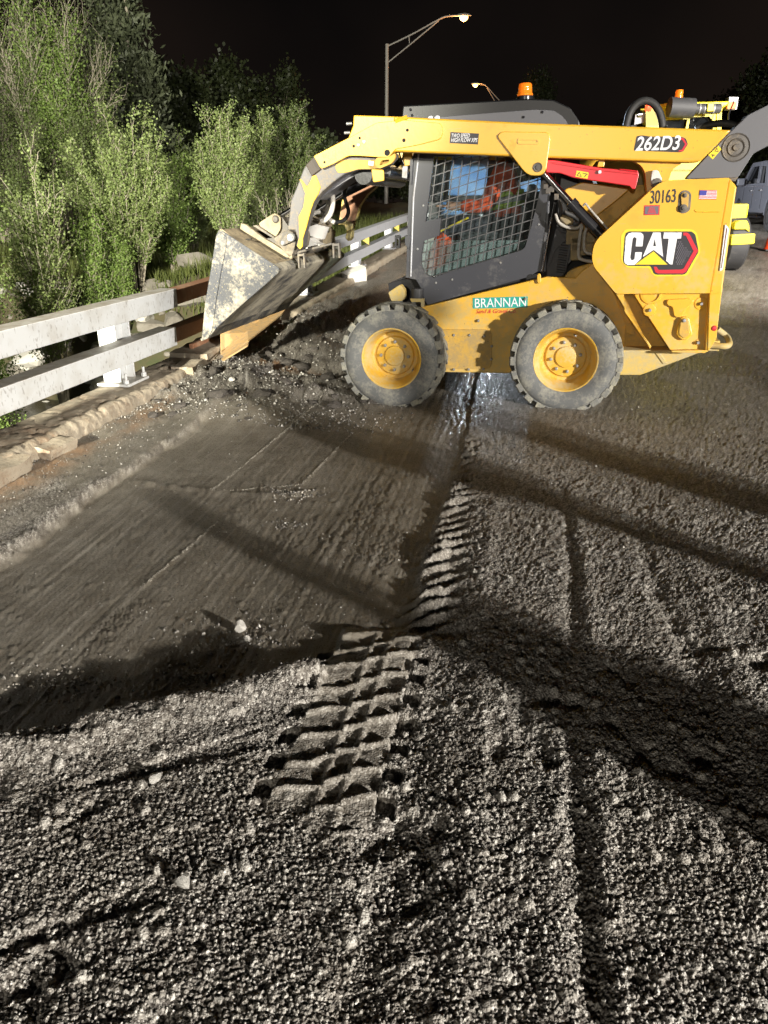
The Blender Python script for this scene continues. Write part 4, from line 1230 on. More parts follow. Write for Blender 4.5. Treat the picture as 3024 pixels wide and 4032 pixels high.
loop('hydraulic_hose', .6, [(1500, 560), (1480, 640), (1400, 720), (1330, 760), (1240, 770)], .012, M['hose'])
loop('wire', .3, [(1440, 545), (1455, 600), (1480, 650), (1500, 690)], .006, M['chrome'])
plate('work_light', rounded(full([r3f(1480, 700), r3f(1540, 700), r3f(1530, 840), r3f(1475, 830)], .30), .006), .28, .34, M['bolt'], LD)
box('light_bracket', (full([r3f(1490, 560)], .3)[0][0], .30, full([r3f(1490, 700)], .3)[0][1]), (full([r3f(1580, 560)], .3)[0][0], .34, full([r3f(1490, 550)], .3)[0][1]), M['yellow'], LD)

# ---- coupler
plate('coupler_plate', rounded(pl('r4', .34, [(640, 190), (690, 155), (790, 90), (850, 130), (850, 240), (790, 335), (700, 275)]), .02), .32, .36, M['steel_dusty'], LD)
q = p3('r4', .32, 795, 150); lathe('coupler_pin', [(.0, -.02), (.02, -.018), (.03, 0)], M['iron'], LD, n=16, c=tuple(q))
plate('coupler_side', rounded(pl('r4', .24, [(790, 330), (850, 285), (915, 250), (975, 270), (1000, 340), (980, 440), (945, 515)]), .02), .20, .30, M['iron'], LD)
plate('coupler_lever', rounded(pl('r4', .19, [(850, 340), (920, 275), (975, 285), (975, 350), (870, 395), (845, 380)]), .03), .165, .20, M['iron'], LD)
for x, y, r in ((935, 318, .034), (862, 368, .018)):
    q = p3('r4', .16, x, y)
    lathe('pivot_pin', [(.0, -.012), (r * .4, -.012), (r * .45, -.004), (r * .8, -.006), (r, .006)], M['bolt'], LD, n=18, c=(q.x, .163, q.z))
plate('coupler_hub', rounded(pl('r4', .30, [(1040, 240), (1085, 240), (1108, 300), (1090, 400), (1055, 430), (1030, 360)]), .03), .26, .34, M['iron'], LD)
plate('coupler_cross_plate', pl('r4', .35, [(640, 190), (850, 130), (900, 200), (960, 300), (960, 500), (790, 335)]), .36, 1.36, M['iron'], LD)
plate('coupler_frame', rounded(pl('r4', 1.05, [(1230, 200), (1290, 205), (1345, 260), (1338, 365), (1200, 392), (1150, 345)]), .02), 1.03, 1.07, M['steel_dusty'], LD, holes=[[(p3('r4', 1.05, 1285, 252).x + .022 * math.cos(a), p3('r4', 1.05, 1285, 252).z + .022 * math.sin(a)) for a in [k * math.pi / 6 for k in range(12)]]])
a, b = p3('r4', .62, 1185, 165), p3('r4', .62, 1150, 300)
d = (b - a)
bm = bmesh.new(); bm_tube(bm, [a - d * .1, a, a + d * .02, b, b + d * .25], [.112, .118, .108, .095, .05], 26)
finish('white_canister', bm, M['white_dirty'], LD, autosmooth=40)
tube('canister_ring', [a - d * .12, a + d * .06], .122, M['steel_dusty'], LD, 26)
plate('white_guard', rounded(pl('r4', .45, [(1080, 430), (1085, 340), (1120, 318), (1160, 370), (1230, 395), (1180, 420)]), .01), .43, .60, M['white_dirty'], LD)
tube('coupler_bar', [p3('r4', .30, 965, 468), p3('r4', .30, 1320, 378)], .010, M['iron'], LD, 8)
for x, y in ((1000, 480), (1325, 385)):
    q = p3('r4', .30, x, y)
    for dx in (0, .045):
        box('bar_bracket', (q.x + dx, .29, q.z - .10), (q.x + dx + .012, .33, q.z + .01), M['iron'], LD, bevel=.002)
    box('bar_bracket', (q.x, .288, q.z - .012), (q.x + .057, .332, q.z + .006), M['iron'], LD, bevel=.002)

# ---- bucket
vk0, vk1 = -.07, 1.77
bk = empty('bucket', parent=LD)
sp = pl('r4', vk0, [(262, 250), (300, 262), (560, 432), (790, 580), (828, 612), (820, 650), (700, 760), (420, 1000), (235, 1170), (165, 1262), (103, 1287), (112, 1190), (135, 940), (190, 620), (240, 300)])
plate('side_plate', sp, vk0, vk0 + .016, M['steel'], bk, bevel=.003)
plate('side_plate', sp, vk1 - .016, vk1, M['steel'], bk, bevel=.003)
ss_ = pl('r4', vk0 - .01, [(240, 298), (262, 256), (338, 318), (328, 420), (285, 640), (240, 900), (205, 1180), (165, 1262), (103, 1287), (112, 1190), (135, 940), (190, 620)])
plate('side_cutter', ss_, vk0 - .012, vk0 + .002, M['steel'], bk, bevel=.003)
def shell(name, pts, th_, y0, y1, m):
    P = [Vector(p) for p in pts]; Q = []
    for i, p in enumerate(P):
        d = (P[min(i + 1, len(P) - 1)] - P[max(i - 1, 0)]).normalized()
        Q.append(p + Vector((d.y, -d.x)) * th_)
    bm = bmesh.new()
    n = len(P)
    ringA = [bm.verts.new((p.x, y0, p.y)) for p in P] + [bm.verts.new((p.x, y0, p.y)) for p in reversed(Q)]
    ringB = [bm.verts.new((v.co.x, y1, v.co.z)) for v in ringA]
    N = len(ringA)
    for i in range(N):
        bm.faces.new([ringA[i], ringA[(i + 1) % N], ringB[(i + 1) % N], ringB[i]])
    for i in range(n - 1):
        bm.faces.new([ringA[i], ringA[i + 1], ringA[N - 2 - i], ringA[N - 1 - i]])
        bm.faces.new([ringB[i], ringB[i + 1], ringB[N - 2 - i], ringB[N - 1 - i]])
    return finish(name, bm, m, bk, autosmooth=35)
shell('back_sheet', pl('r4', vk0, [(264, 250), (300, 262), (560, 432), (770, 566)]), .012, vk0 + .017, vk1 - .017, M['steel_dusty'])
shell('floor_sheet', pl('r4', vk0, [(770, 566), (805, 590), (826, 612), (828, 634), (812, 660), (700, 762), (420, 1002), (235, 1172)]), .012, vk0 + .017, vk1 - .017, M['steel_floor'])
shell('cutting_edge', pl('r4', vk0, [(240, 1168), (165, 1262), (103, 1287)]), .02, vk0 - .002, vk1 + .002, M['steel'])
plate('top_lip', pl('r4', vk0, [(255, 244), (290, 246), (360, 300), (345, 316)]), vk0 + .017, vk1 - .017, M['steel_dusty'], bk)
rib = pl('r4', .22, [(480, 185), (520, 198), (700, 330), (955, 488), (952, 520), (905, 508), (470, 240)])
plate('back_rib', rib, .20, .24, M['steel_dusty'], bk)
plate('back_rib', pl('r4', .22, [(555, 212), (590, 205), (800, 345), (780, 352)]), .27, .32, M['iron'], bk)
q = p3('r4', vk0 + .12, 540, 335)
for (x, y) in ((545, 335), (890, 512)):
    q = p3('r4', .10, x, y)
    box('notch', (q.x - .02, .09, q.z - .004), (q.x + .02, .12, q.z + .003), M['void'], bk, bevel=0)
plate('mount_hook', pl('r4', .30, [(700, 330), (960, 300), (1000, 470), (955, 500)]), .26, 1.42, M['iron'], bk)
for vv in (1.2, 1.5):
    plate('back_rib', [(x, z) for x, z in rib], vv, vv + .04, M['steel'], bk)

# ------------------------------------------------------------------ decals on the loader
def decal(name, reg, v, pts, m, th_=.0016, r=0, off=0.0):
    P = pl(reg, v, pts)
    if r: P = rounded(P, r, 5)
    return plate(name, P, v - off - th_, v - off, m, LD, bevel=0)
def text(name, body, reg, v, x0, y0, x1, h, m, bold=0.0, shear=0.0, rot=0.0, space=1.0, off=.0035):
    cu = bpy.data.curves.new(name, 'FONT'); cu.body = body; cu.extrude = .0007; cu.offset = 0; cu.size = 1; cu.shear = shear; cu.space_character = space
    o = bpy.data.objects.new(name, cu); COL.objects.link(o); cu.materials.append(m)
    bpy.context.view_layer.update()
    dm = o.dimensions.copy()
    A = on(reg, v, x0, y0); B = on(reg, v, x1, y0); Hh = on(reg, v, x0, y0 - h)
    W_ = math.hypot(B[0] - A[0], B[1] - A[1]); HH = math.hypot(Hh[0] - A[0], Hh[1] - A[1])
    bb = [Vector(c) for c in o.bound_box]; mnx = min(c.x for c in bb); mny = min(c.y for c in bb); mxy = max(c.y for c in bb)
    sx = W_ / max(dm.x, 1e-6); sy = HH / max(mxy - mny, 1e-6)
    cu.offset = bold * .45
    bpy.context.view_layer.update()
    me = bpy.data.meshes.new_from_object(o.evaluated_get(bpy.context.evaluated_depsgraph_get()))
    me.name = name
    bpy.data.objects.remove(o)
    o = bpy.data.objects.new(name, me); COL.objects.link(o)
    if not me.materials: me.materials.append(m)
    o.parent = LD
    base = Matrix.Translation((A[0], v - off, A[1])) @ Matrix.Rotation(rot, 4, 'Y') @ Matrix.Rotation(math.pi / 2, 4, 'X') @ Matrix.Diagonal((sx, sy, 1, 1)) @ Matrix.Translation((-mnx, -mny, 0))
    o.matrix_local = base
    return o
TV = -.0005
# maker's badge
decal('logo_rim', 'r8', TV, [(118, 1590), (160, 1528), (200, 1520), (865, 1522), (915, 1560), (952, 1760), (815, 2010), (480, 2018), (440, 1985), (412, 1925), (180, 1925), (122, 1860)], M['decal_yellow'], r=.02)
decal('logo_ground', 'r8', TV, [(160, 1600), (172, 1562), (200, 1545), (858, 1545), (898, 1575), (933, 1755), (800, 1985), (770, 1998), (490, 1998), (462, 1985), (430, 1907), (190, 1907), (148, 1875), (140, 1840)], M['decal_black'], r=.012, off=.002)
decal('logo_letter_c', 'r8', TV, [(170, 1605), (195, 1568), (232, 1556), (325, 1556), (350, 1575), (355, 1600), (345, 1702), (274, 1702), (282, 1618), (262, 1602), (242, 1618), (216, 1820), (228, 1845), (246, 1845), (262, 1830), (268, 1762), (340, 1762), (330, 1830), (262, 1895), (190, 1897), (160, 1880), (152, 1845)], M['white'], r=.004, off=.004)
A_ = pl('r8', TV, [(455, 1556), (534, 1556), (560, 1812), (460, 1738), (352, 1812), (352, 1800)])
plate('logo_letter_a', A_, TV - .0056, TV - .004, M['white'], LD, bevel=0, holes=[pl('r8', TV, [(455, 1700), (472, 1622), (486, 1700)])])
decal('logo_letter_t', 'r8', TV, [(568, 1556), (755, 1556), (748, 1620), (706, 1620), (658, 1890), (632, 1890), (592, 1850), (618, 1620), (562, 1620)], M['white'], off=.004)
decal('logo_triangle', 'r8', TV, [(460, 1752), (607, 1892), (268, 1892)], M['decal_yellow'], off=.004)
decal('logo_chevron', 'r8', TV, [(772, 1556), (815, 1558), (840, 1580), (926, 1748), (800, 1968), (770, 1985), (505, 1985), (480, 1972), (462, 1915), (492, 1915), (510, 1945), (525, 1948), (755, 1944), (778, 1930), (878, 1750), (800, 1590), (772, 1586)], M['decal_red'], r=.003, off=.004)
for j in range(12):
    for i in range(8):
        x = 700 + i * 22 + (11 if j % 2 else 0) ; y = 1655 + j * 21
        if x < 700 + (1890 - y) * .0 + max(0, (1760 - y)) * .18 or x > 735 + (y - 1640) * .9 or x > 850 - max(0, y - 1750) * .55: continue
        c_ = on('r8', TV, x, y)
        plate('logo_dot', [(c_[0] + .0042 * math.cos(a), c_[1] + .0042 * math.sin(a)) for a in [k * math.pi / 3 for k in range(6)]], TV - .005, TV - .004, M['decal_grey'], LD, bevel=0)
# model number on the arm
AV = va - .001
decal('badge_ground', 'r8', AV, [(285, 548), (340, 540), (440, 552), (560, 552), (772, 560), (800, 575), (820, 632), (772, 708), (740, 718), (255, 698)], M['decal_black'], r=.008)
text('model_number', '262D3', 'r8', AV, 270, 700, 728, 142, M['white'], bold=.035, shear=.16, rot=.02, off=.003)
decal('badge_chevron', 'r8', AV, [(735, 566), (775, 568), (812, 632), (768, 706), (722, 710), (725, 698), (758, 690), (790, 634), (762, 588), (735, 584)], M['decal_red'], off=.002)
# fleet number, flag, stickers
text('fleet_number', '30163', 'r8', TV, 425, 1255, 688, 135, M['decal_black'], bold=.012, rot=-.03, off=.003)
F0, F1, F2, F3 = (943, 1113), (1125, 1113), (1118, 1210), (936, 1210)
decal('flag_ground', 'r8', TV, [F0, F1, F2, F3], M['white'])
for k in range(7):
    a_, b_ = k * 2 / 13, (k * 2 + 1) / 13
    lerp = lambda t: ((F0[0] * (1 - t) + F3[0] * t, F0[1] * (1 - t) + F3[1] * t), (F1[0] * (1 - t) + F2[0] * t, F1[1] * (1 - t) + F2[1] * t))
    (l0, r0), (l1, r1) = lerp(a_), lerp(b_)
    decal('flag_stripe', 'r8', TV, [l0, r0, r1, l1], M['decal_red'], off=.002)
decal('flag_canton', 'r8', TV, [(946, 1116), (1018, 1116), (1012, 1166), (940, 1168)], M['decal_blue'], off=.0038)
decal('red_sticker', 'r8', TV, [(362, 1272), (526, 1268), (522, 1372), (358, 1376)], M['decal_red'])
decal('red_sticker_panel', 'r8', TV, [(372, 1284), (514, 1280), (510, 1362), (368, 1366)], M['decal_grey'], off=.002)
for k in range(5):
    w_ = 28 + k * 4
    decal('sticker_line', 'r8', TV, [(442 - w_, 1296 + k * 13), (442 + w_, 1295 + k * 13), (442 + w_, 1302 + k * 13), (442 - w_, 1303 + k * 13)], M['decal_red'], off=.0036)
LVv = .089
decal('warning_sticker', 'r8', LVv, [(1140, 648), (1172, 685), (1080, 792), (1034, 745)], M['decal_yellow'])
decal('warning_sign', 'r8', LVv, [(1126, 668), (1142, 712), (1098, 708)], M['decal_black'], off=.002)
decal('warning_sign_fill', 'r8', LVv, [(1124, 680), (1133, 705), (1108, 703)], M['decal_yellow'], off=.0035)
decal('warning_arrow', 'r8', LVv, [(1068, 738), (1104, 742), (1100, 752), (1086, 750), (1082, 764), (1074, 760), (1076, 748), (1066, 746)], M['decal_black'], off=.002)
BV = .084
decal('brace_sticker', 'r6', BV, [(565, 236), (724, 262), (710, 345), (550, 318)], M['decal_yellow'], r=.004)
decal('brace_sign', 'r6', BV, [(600, 255), (632, 318), (566, 305)], M['decal_black'], off=.002)
decal('brace_sign_fill', 'r6', BV, [(599, 270), (620, 310), (577, 301)], M['decal_yellow'], off=.0035)
decal('brace_mark', 'r6', BV, [(644, 268), (712, 280), (708, 288), (646, 276)], M['decal_black'], off=.002)
decal('brace_mark', 'r6', BV, [(692, 288), (700, 290), (672, 322), (664, 316)], M['decal_black'], off=.002)
decal('option_plate', 'rq', AV, [(455, 282), (640, 292), (634, 363), (450, 354)], M['decal_black'])
text('option_text', 'TWO SPEED', 'rq', AV, 461, 318, 580, 26, M['white'], bold=.02, shear=.25, rot=.05, off=.003)
text('option_text', 'HIGH FLOW XPS', 'rq', AV, 458, 347, 630, 26, M['white'], bold=.02, shear=.25, rot=.05, off=.003)
FV = .269
decal('company_plate', 'rb', FV, [(1098, 287), (1457, 277), (1455, 350), (1098, 357)], M['decal_teal'])
text('company_name', 'BRANNAN', 'rb', FV, 1112, 350, 1445, 58, M['white'], bold=.006, rot=-.02, off=.003)
text('company_line', 'Sand & Gravel Co.', 'rb', FV, 1118, 388, 1382, 27, M['decal_red'], bold=.004, shear=.35, rot=-.005, off=.001)
decal('white_tag', 'r3', vb - .006, [(1113, 643), (1168, 650), (1160, 700), (1108, 692)], M['white'])
# stay lugs on the tower: pin keeper
K_ = rounded(pl('r9', TV, [(1030, 740), (1060, 715), (1095, 718), (1118, 745), (1108, 860), (1060, 885), (1020, 865)]), .02)
plate('pin_keeper_recess', K_, -.004, .004, M['iron'], LD, bevel=.001)
plate('pin_keeper', rounded(pl('r9', TV, [(1040, 748), (1068, 728), (1098, 745), (1092, 840), (1048, 845)]), .012), -.016, -.003, M['yellow_dirty'], LD, bevel=.002)
for x, y, r in ((1072, 752, .014), (1062, 842, .023)):
    X, Z = on('r9', -.015, x, y)
    lathe('keeper_pin', [(.0, -.034), (r * .5, -.032), (r * .6, -.024), (r, -.022), (r, -.004)], M['iron'], LD, n=16, c=(X, 0, Z))
X, Z = on('r8', 0, 1020, 1340)
bm = bmesh.new(); bm_tube(bm, [p3('r8', -.001, 890, 1322), p3('r8', -.001, 910, 1342), p3('r8', -.001, 1150, 1342)], .004, 6); finish('panel_crease', bm, M['yellow'], LD)

# ------------------------------------------------------------------ people
def skin_body(name, joints, edges, radii, m, parent=None, root=0, sub=2):
    me = bpy.data.meshes.new(name)
    me.from_pydata([tuple(j) for j in joints], edges, [])
    o = link(name, me, m, parent)
    sk = o.modifiers.new('skin', 'SKIN'); sk.use_smooth_shade = True
    for i, r in enumerate(radii):
        r = r if isinstance(r, tuple) else (r, r)
        me.skin_vertices[0].data[i].radius = r
    me.skin_vertices[0].data[root].use_root = True
    ss = o.modifiers.new('subsurf', 'SUBSURF'); ss.levels = sub; ss.render_levels = sub
    return o

def person(J, label, mats, fwd, group=None, matrix=None, hat=True):
    """J: joint dict of Vectors. One continuous body, with shirt, trousers, vest bands, boots and hard hat as its children."""
    root = empty('person')
    tag(root, label, 'person', group)
    up = Vector((0, 0, 1)); f = Vector(fwd).normalized(); side = f.cross(up).normalized()
    names = ['hip', 'waist', 'chest', 'neck', 'chin', 'head', 'crown']
    pts = [J[n] for n in names]
    ed = [(i, i + 1) for i in range(6)]
    rad = [(.13, .10), (.13, .10), (.15, .11), .055, .06, .092, .06]
    def chain(start, keys, rr):
        prev = start
        for k, r in zip(keys, rr):
            pts.append(J[k]); rad.append(r); ed.append((prev, len(pts) - 1)); prev = len(pts) - 1
    for s in 'lr':
        chain(2, ['shoulder_' + s, 'elbow_' + s, 'wrist_' + s, 'hand_' + s], [.062, .045, .032, .036])
        chain(0, ['thighroot_' + s, 'knee_' + s, 'ankle_' + s, 'toe_' + s], [.085, .06, .045, .038])
    body = skin_body('body', pts, ed, rad, mats['skin'], root)
    # shirt, trousers a little fuller than the body
    P = [J['hip'] + up * .02, J['waist'], J['chest'], J['chest'].lerp(J['neck'], .6)]
    E = [(0, 1), (1, 2), (2, 3)]; Rr = [(.155, .125), (.15, .12), (.178, .135), .07]
    for s in 'lr':
        b = len(P)
        P += [J['shoulder_' + s], J['elbow_' + s], J['elbow_' + s].lerp(J['wrist_' + s], .85)]
        Rr += [.08, .062, .048]; E += [(2, b), (b, b + 1), (b + 1, b + 2)]
    skin_body('shirt', P, E, Rr, mats['shirt'], root)
    P = [J['hip']]; E = []; Rr = [(.152, .125)]
    for s in 'lr':
        b = len(P)
        P += [J['thighroot_' + s], J['knee_' + s], J['knee_' + s].lerp(J['ankle_' + s], .9)]
        Rr += [.105, .075, .065]; E += [(0, b), (b, b + 1), (b + 1, b + 2)]
    skin_body('trousers', P, E, Rr, mats['trousers'], root)
    for s in 'lr':
        a, t_ = J['ankle_' + s], J['toe_' + s]
        dd = (t_ - a); dd.z = 0; dd = dd.normalized()
        skin_body('boot', [a + up * .06, a - up * .02, a - up * .04 - dd * .04, t_ + dd * .02], [(0, 1), (1, 2), (1, 3)], [.06, .055, .045, .045], mats['boot'], root, sub=2)
        w = J['wrist_' + s]; h = J['hand_' + s]; d = (h - w).normalized(); sd = d.cross(f).normalized() if d.cross(f).length > .1 else side
        for k in range(4):
            o_ = sd * (k - 1.5) * .019
            L = (.07, .08, .075, .06)[k]
            bend = (f * .3 + d).normalized()
            skin_body('finger', [h + o_ - d * .02, h + o_ + d * L * .5, h + o_ + d * L * .5 + bend * L * .5], [(0, 1), (1, 2)], [.0095, .009, .008], mats['skin'], root, sub=1)
        skin_body('thumb', [w + d * .02, w + d * .03 + sd * .045, w + d * .07 + sd * .05], [(0, 1), (1, 2)], [.011, .011, .009], mats['skin'], root, sub=1)
    hc = J['head']
    # face: nose, eyes, mouth, ears
    for k in (-1, 1):
        bm = bmesh.new(); bmesh.ops.create_uvsphere(bm, u_segments=10, v_segments=8, radius=.013, matrix=Matrix.Translation(hc + f * .085 + side * k * .032 + up * .008)); finish('eye', bm, M['white'], root, smooth=True)
        bm = bmesh.new(); bmesh.ops.create_uvsphere(bm, u_segments=8, v_segments=6, radius=.006, matrix=Matrix.Translation(hc + f * .096 + side * k * .032 + up * .008)); finish('pupil', bm, M['void'], root, smooth=True)
        skin_body('ear', [hc + side * k * .088 - up * .02, hc + side * k * .094 + up * .02], [(0, 1)], [.013, .018], mats['skin'], root, sub=1)
    skin_body('nose', [hc + f * .088 + up * .012, hc + f * .108 - up * .022, hc + f * .095 - up * .03], [(0, 1), (1, 2)], [.009, .014, .012], mats['skin'], root, sub=1)
    skin_body('mouth', [hc + f * .090 - up * .052 - side * .022, hc + f * .095 - up * .052, hc + f * .090 - up * .052 + side * .022], [(0, 1), (1, 2)], [.005, .007, .005], M['decal_red'], root, sub=1)
    bm = bmesh.new()
    if hat:
        rr = bm_lathe(bm, [(.150, .035), (.148, .045), (.118, .05), (.115, .09), (.095, .13), (.055, .152), (.012, .158)], 24, 'Z', tuple(hc)); bm.faces.new(rr[-1])
        finish('hard_hat', bm, mats['hat'], root, smooth=True)
    # bands round the chest
    if mats.get('band'):
        for (mk, a_, r_) in (('silver', .35, (.186, .145)), ('lime', .55, (.184, .143)), ('lime', .15, (.178, .140))):
            c0 = J['waist'].lerp(J['chest'], a_); ax = (J['chest'] - J['waist']).normalized()
            u = side; w2 = ax.cross(u).normalized()
            bm = bmesh.new(); R1 = []; n = 24
            for hh in (-.022, .022):
                R1.append([bm.verts.new(c0 + ax * hh + u * r_[0] * math.cos(q) + w2 * r_[1] * math.sin(q)) for q in [2 * math.pi * k / n for k in range(n)]])
            for k in range(n): bm.faces.new([R1[0][k], R1[0][(k + 1) % n], R1[1][(k + 1) % n], R1[1][k]])
            o = finish('reflective_band', bm, M[mk], root, smooth=True)
            so = o.modifiers.new('solid', 'SOLIDIFY'); so.thickness = .006
    return root

# the operator sits in the cab facing the bucket
def lp(x, y, v): return LM @ p3('r5', v, x, y)
sv = .84
J = {}
hip = LM @ Vector((p3('r5', sv, 1255, 850).x, sv, p3('r5', sv, 1255, 850).z))
fw = LU.copy(); fw.z = 0; fw.normalize(); lat = LV.copy()
upv = Vector((0, 0, 1))
J['hip'] = hip; J['waist'] = hip + upv * .16 + fw * .02; J['chest'] = hip + upv * .34 + fw * .05
J['neck'] = J['chest'] + upv * .20 + fw * .03; J['chin'] = J['neck'] + upv * .06 + fw * .03; J['head'] = J['neck'] + upv * .15 + fw * .03; J['crown'] = J['head'] + upv * .07
for s, k in (('l', 1), ('r', -1)):
    J['shoulder_' + s] = J['chest'] + upv * .10 + lat * k * .20
    J['elbow_' + s] = J['shoulder_' + s] - upv * .26 + fw * .12 + lat * k * .04
    J['wrist_' + s] = J['elbow_' + s] + fw * .24 + upv * .0 - lat * k * .03
    J['hand_' + s] = J['wrist_' + s] + fw * .07
    J['thighroot_' + s] = hip + lat * k * .09 + fw * .05
    J['knee_' + s] = hip + lat * k * .14 + fw * .44 + upv * .05
    J['ankle_' + s] = J['knee_' + s] + fw * .16 - upv * .40
    J['toe_' + s] = J['ankle_' + s] + fw * .16 - upv * .05
person(J, 'person in orange hi-vis shirt sitting at the controls behind the loader door mesh',
       {'skin': M['skin'], 'shirt': M['hivis'], 'trousers': M['navy'], 'boot': M['hivis'], 'hat': M['hivis'], 'band': True}, fw)

def standing(x, y, face, label, h=1.78, dark=False, arms='down', lean=0):
    k_ = h / 1.78
    f = Vector((math.cos(face), math.sin(face), 0)); s_ = f.cross(Vector((0, 0, 1))); u = Vector((0, 0, 1))
    b = Vector((x, y, 0))
    J = {'hip': b + u * .93 * k_, 'waist': b + u * 1.07 * k_, 'chest': b + u * 1.28 * k_, 'neck': b + u * 1.50 * k_, 'chin': b + u * 1.56 * k_ + f * .03, 'head': b + u * 1.645 * k_ + f * .02, 'crown': b + u * 1.71 * k_}
    for n, k in (('l', -1), ('r', 1)):
        J['shoulder_' + n] = b + u * 1.41 * k_ + s_ * k * .20
        if arms == 'phone':
            J['elbow_' + n] = b + u * 1.14 * k_ + s_ * k * .25 + f * .12; J['wrist_' + n] = b + u * 1.30 * k_ + s_ * k * .09 + f * .30; J['hand_' + n] = J['wrist_' + n] + f * .05 + u * .04
        else:
            J['elbow_' + n] = b + u * 1.12 * k_ + s_ * k * .25 - f * .02; J['wrist_' + n] = b + u * .87 * k_ + s_ * k * .25 + f * .05; J['hand_' + n] = b + u * .80 * k_ + s_ * k * .25 + f * .06
        J['thighroot_' + n] = b + u * .90 * k_ + s_ * k * .10
        J['knee_' + n] = b + u * .50 * k_ + s_ * k * .12 + f * .02
        J['ankle_' + n] = b + u * .09 * k_ + s_ * k * .14
        J['toe_' + n] = J['ankle_' + n] + f * .17 - u * .045
    return person(J, label, {'skin': M['skin'], 'shirt': M['hivis'], 'trousers': M['navy'], 'boot': M['void'], 'hat': M['white'], 'band': True}, f)
for s_ in 'lr':
    skin_body('rain_trouser_leg', [J['knee_' + s_] - upv * .04 + fw * .02, J['ankle_' + s_] + upv * .02], [(0, 1)], [.085, .085], M['hivis'], bpy.data.objects['person'])
# unseen workers added to cast the shadow stripes across the road
standing(3.05, .98, R(46), 'unseen worker in hi-vis shirt and white hard hat, added to cast a shadow stripe')
standing(4.15, .62, R(44), 'second unseen worker in hi-vis shirt, added to cast the farther shadow stripe', h=1.72)
PC = empty('shadow_compactor', (2.06, .62, .0), R(43))  # invented machine, shaped and placed out of view to cast the wide shadow
tag(PC, 'unseen plate compactor added to cast the wide shadow on the millings', 'plate compactor')
box('base_plate', (-.30, -.24, .0), (.30, .24, .05), M['iron'], PC, bevel=.02)
box('engine', (-.27, -.20, .10), (.22, .20, .44), M['plastic'], PC, bevel=.04)
box('fuel_tank', (-.20, -.17, .44), (.16, .17, .56), M['red'], PC, bevel=.03)
for y_ in (-.10, .10):
    tube('handle', spline([(-.02, y_ - .2 * 0, .10), (-.10, y_, .50), (-.10, y_, .80)], 5), .016, M['iron'], PC, 8)
tube('handle_grip', [(-.10, -.12, .80), (-.10, .12, .80)], .022, M['black'], PC, 10)
box('throttle_box', (-.16, -.16, .50), (-.03, .16, .82), M['plastic'], PC, bevel=.01)

# ------------------------------------------------------------------ things lying about the work site
def ground_pt(px, py, dz=0.0):
    """point of the road surface (its mean level) seen at a photograph position"""
    d = ray(*S(px, py)); z = 0.0
    for _ in range(12):
        p = CAMP + d * ((z + dz - CAM_H) / d.z)
        s, t = xy2st(p.x, p.y)
        z = float(grade(np.array([s]))[0])
    return p, s, t

# bent steel plate under the bucket
SP = empty('bent_steel_plate')
tag(SP, 'rusty yellow bent steel plate lying on the kerb under the loader bucket', 'steel plate')
def stP(s, t, z):
    x, y = st2xy(s, t); return Vector((x, y, z))
def panel3(name, pts, th_, m, parent):
    P = [Vector(p) for p in pts]; n = (P[1] - P[0]).cross(P[2] - P[0]).normalized()
    bm = bmesh.new(); a = [bm.verts.new(p) for p in P]; b = [bm.verts.new(p + n * th_) for p in P]
    bm.faces.new(a); bm.faces.new(list(reversed(b)))
    for i in range(len(P)): bm.faces.new([a[i], b[i], b[(i + 1) % len(P)], a[(i + 1) % len(P)]])
    return finish(name, bm, m, parent)
def at_t(px, py, t_):      # point on the lengthwise plane t of the road frame
    d = ray(750 + px * .4219, 800 + py * .4219); td = Vector((math.cos(RD), -math.sin(RD), 0))
    return CAMP + d * (t_ / d.dot(td))
def at_s(px, py, s_):
    d = ray(750 + px * .4219, 800 + py * .4219); sd = Vector((math.sin(RD), math.cos(RD), 0))
    return CAMP + d * (s_ / d.dot(sd))
# upright web, its folded flange and the loose strip in front, each a bent plate
web = [at_t(x, y, t_) for x, y, t_ in ((285, 1215, -2.80), (610, 1040, -2.74), (660, 1090, -2.68), (540, 1195, -2.66), (288, 1410, -2.74))]
panel3('web', web, .012, M['rust_yellow'], SP)
fl = [at_t(x, y, t_) for x, y, t_ in ((288, 1412, -2.738), (540, 1197, -2.658), (662, 1092, -2.678), (895, 995, -2.62), (860, 1040, -2.55), (545, 1290, -2.50), (330, 1455, -2.60))]
panel3('flange', fl, .012, M['rust_yellow'], SP)
tip = [at_t(x, y, t_) for x, y, t_ in ((850, 945, -2.66), (895, 993, -2.63), (740, 1065, -2.67), (690, 1030, -2.74))]
panel3('torn_tab', tip, .010, M['rust_yellow'], SP)
panel3('torn_strip', [at_t(x, y, t_) for x, y, t_ in ((545, 1290, -2.49), (530, 1325, -2.45), (300, 1465, -2.55), (285, 1450, -2.60))], .012, M['rust_yellow'], SP)
SP2 = empty('steel_channel')
tag(SP2, 'dark rusty steel channel lying on the kerb below the bucket tip', 'steel beam')
st_obj('channel_web', M['rust'], SP2, (6.75, 9.3, -3.02, -2.98, .02, .20), bevel=.003)
st_obj('channel_flange', M['rust'], SP2, (6.75, 9.3, -2.979, -2.86, .01, .03), bevel=.003)

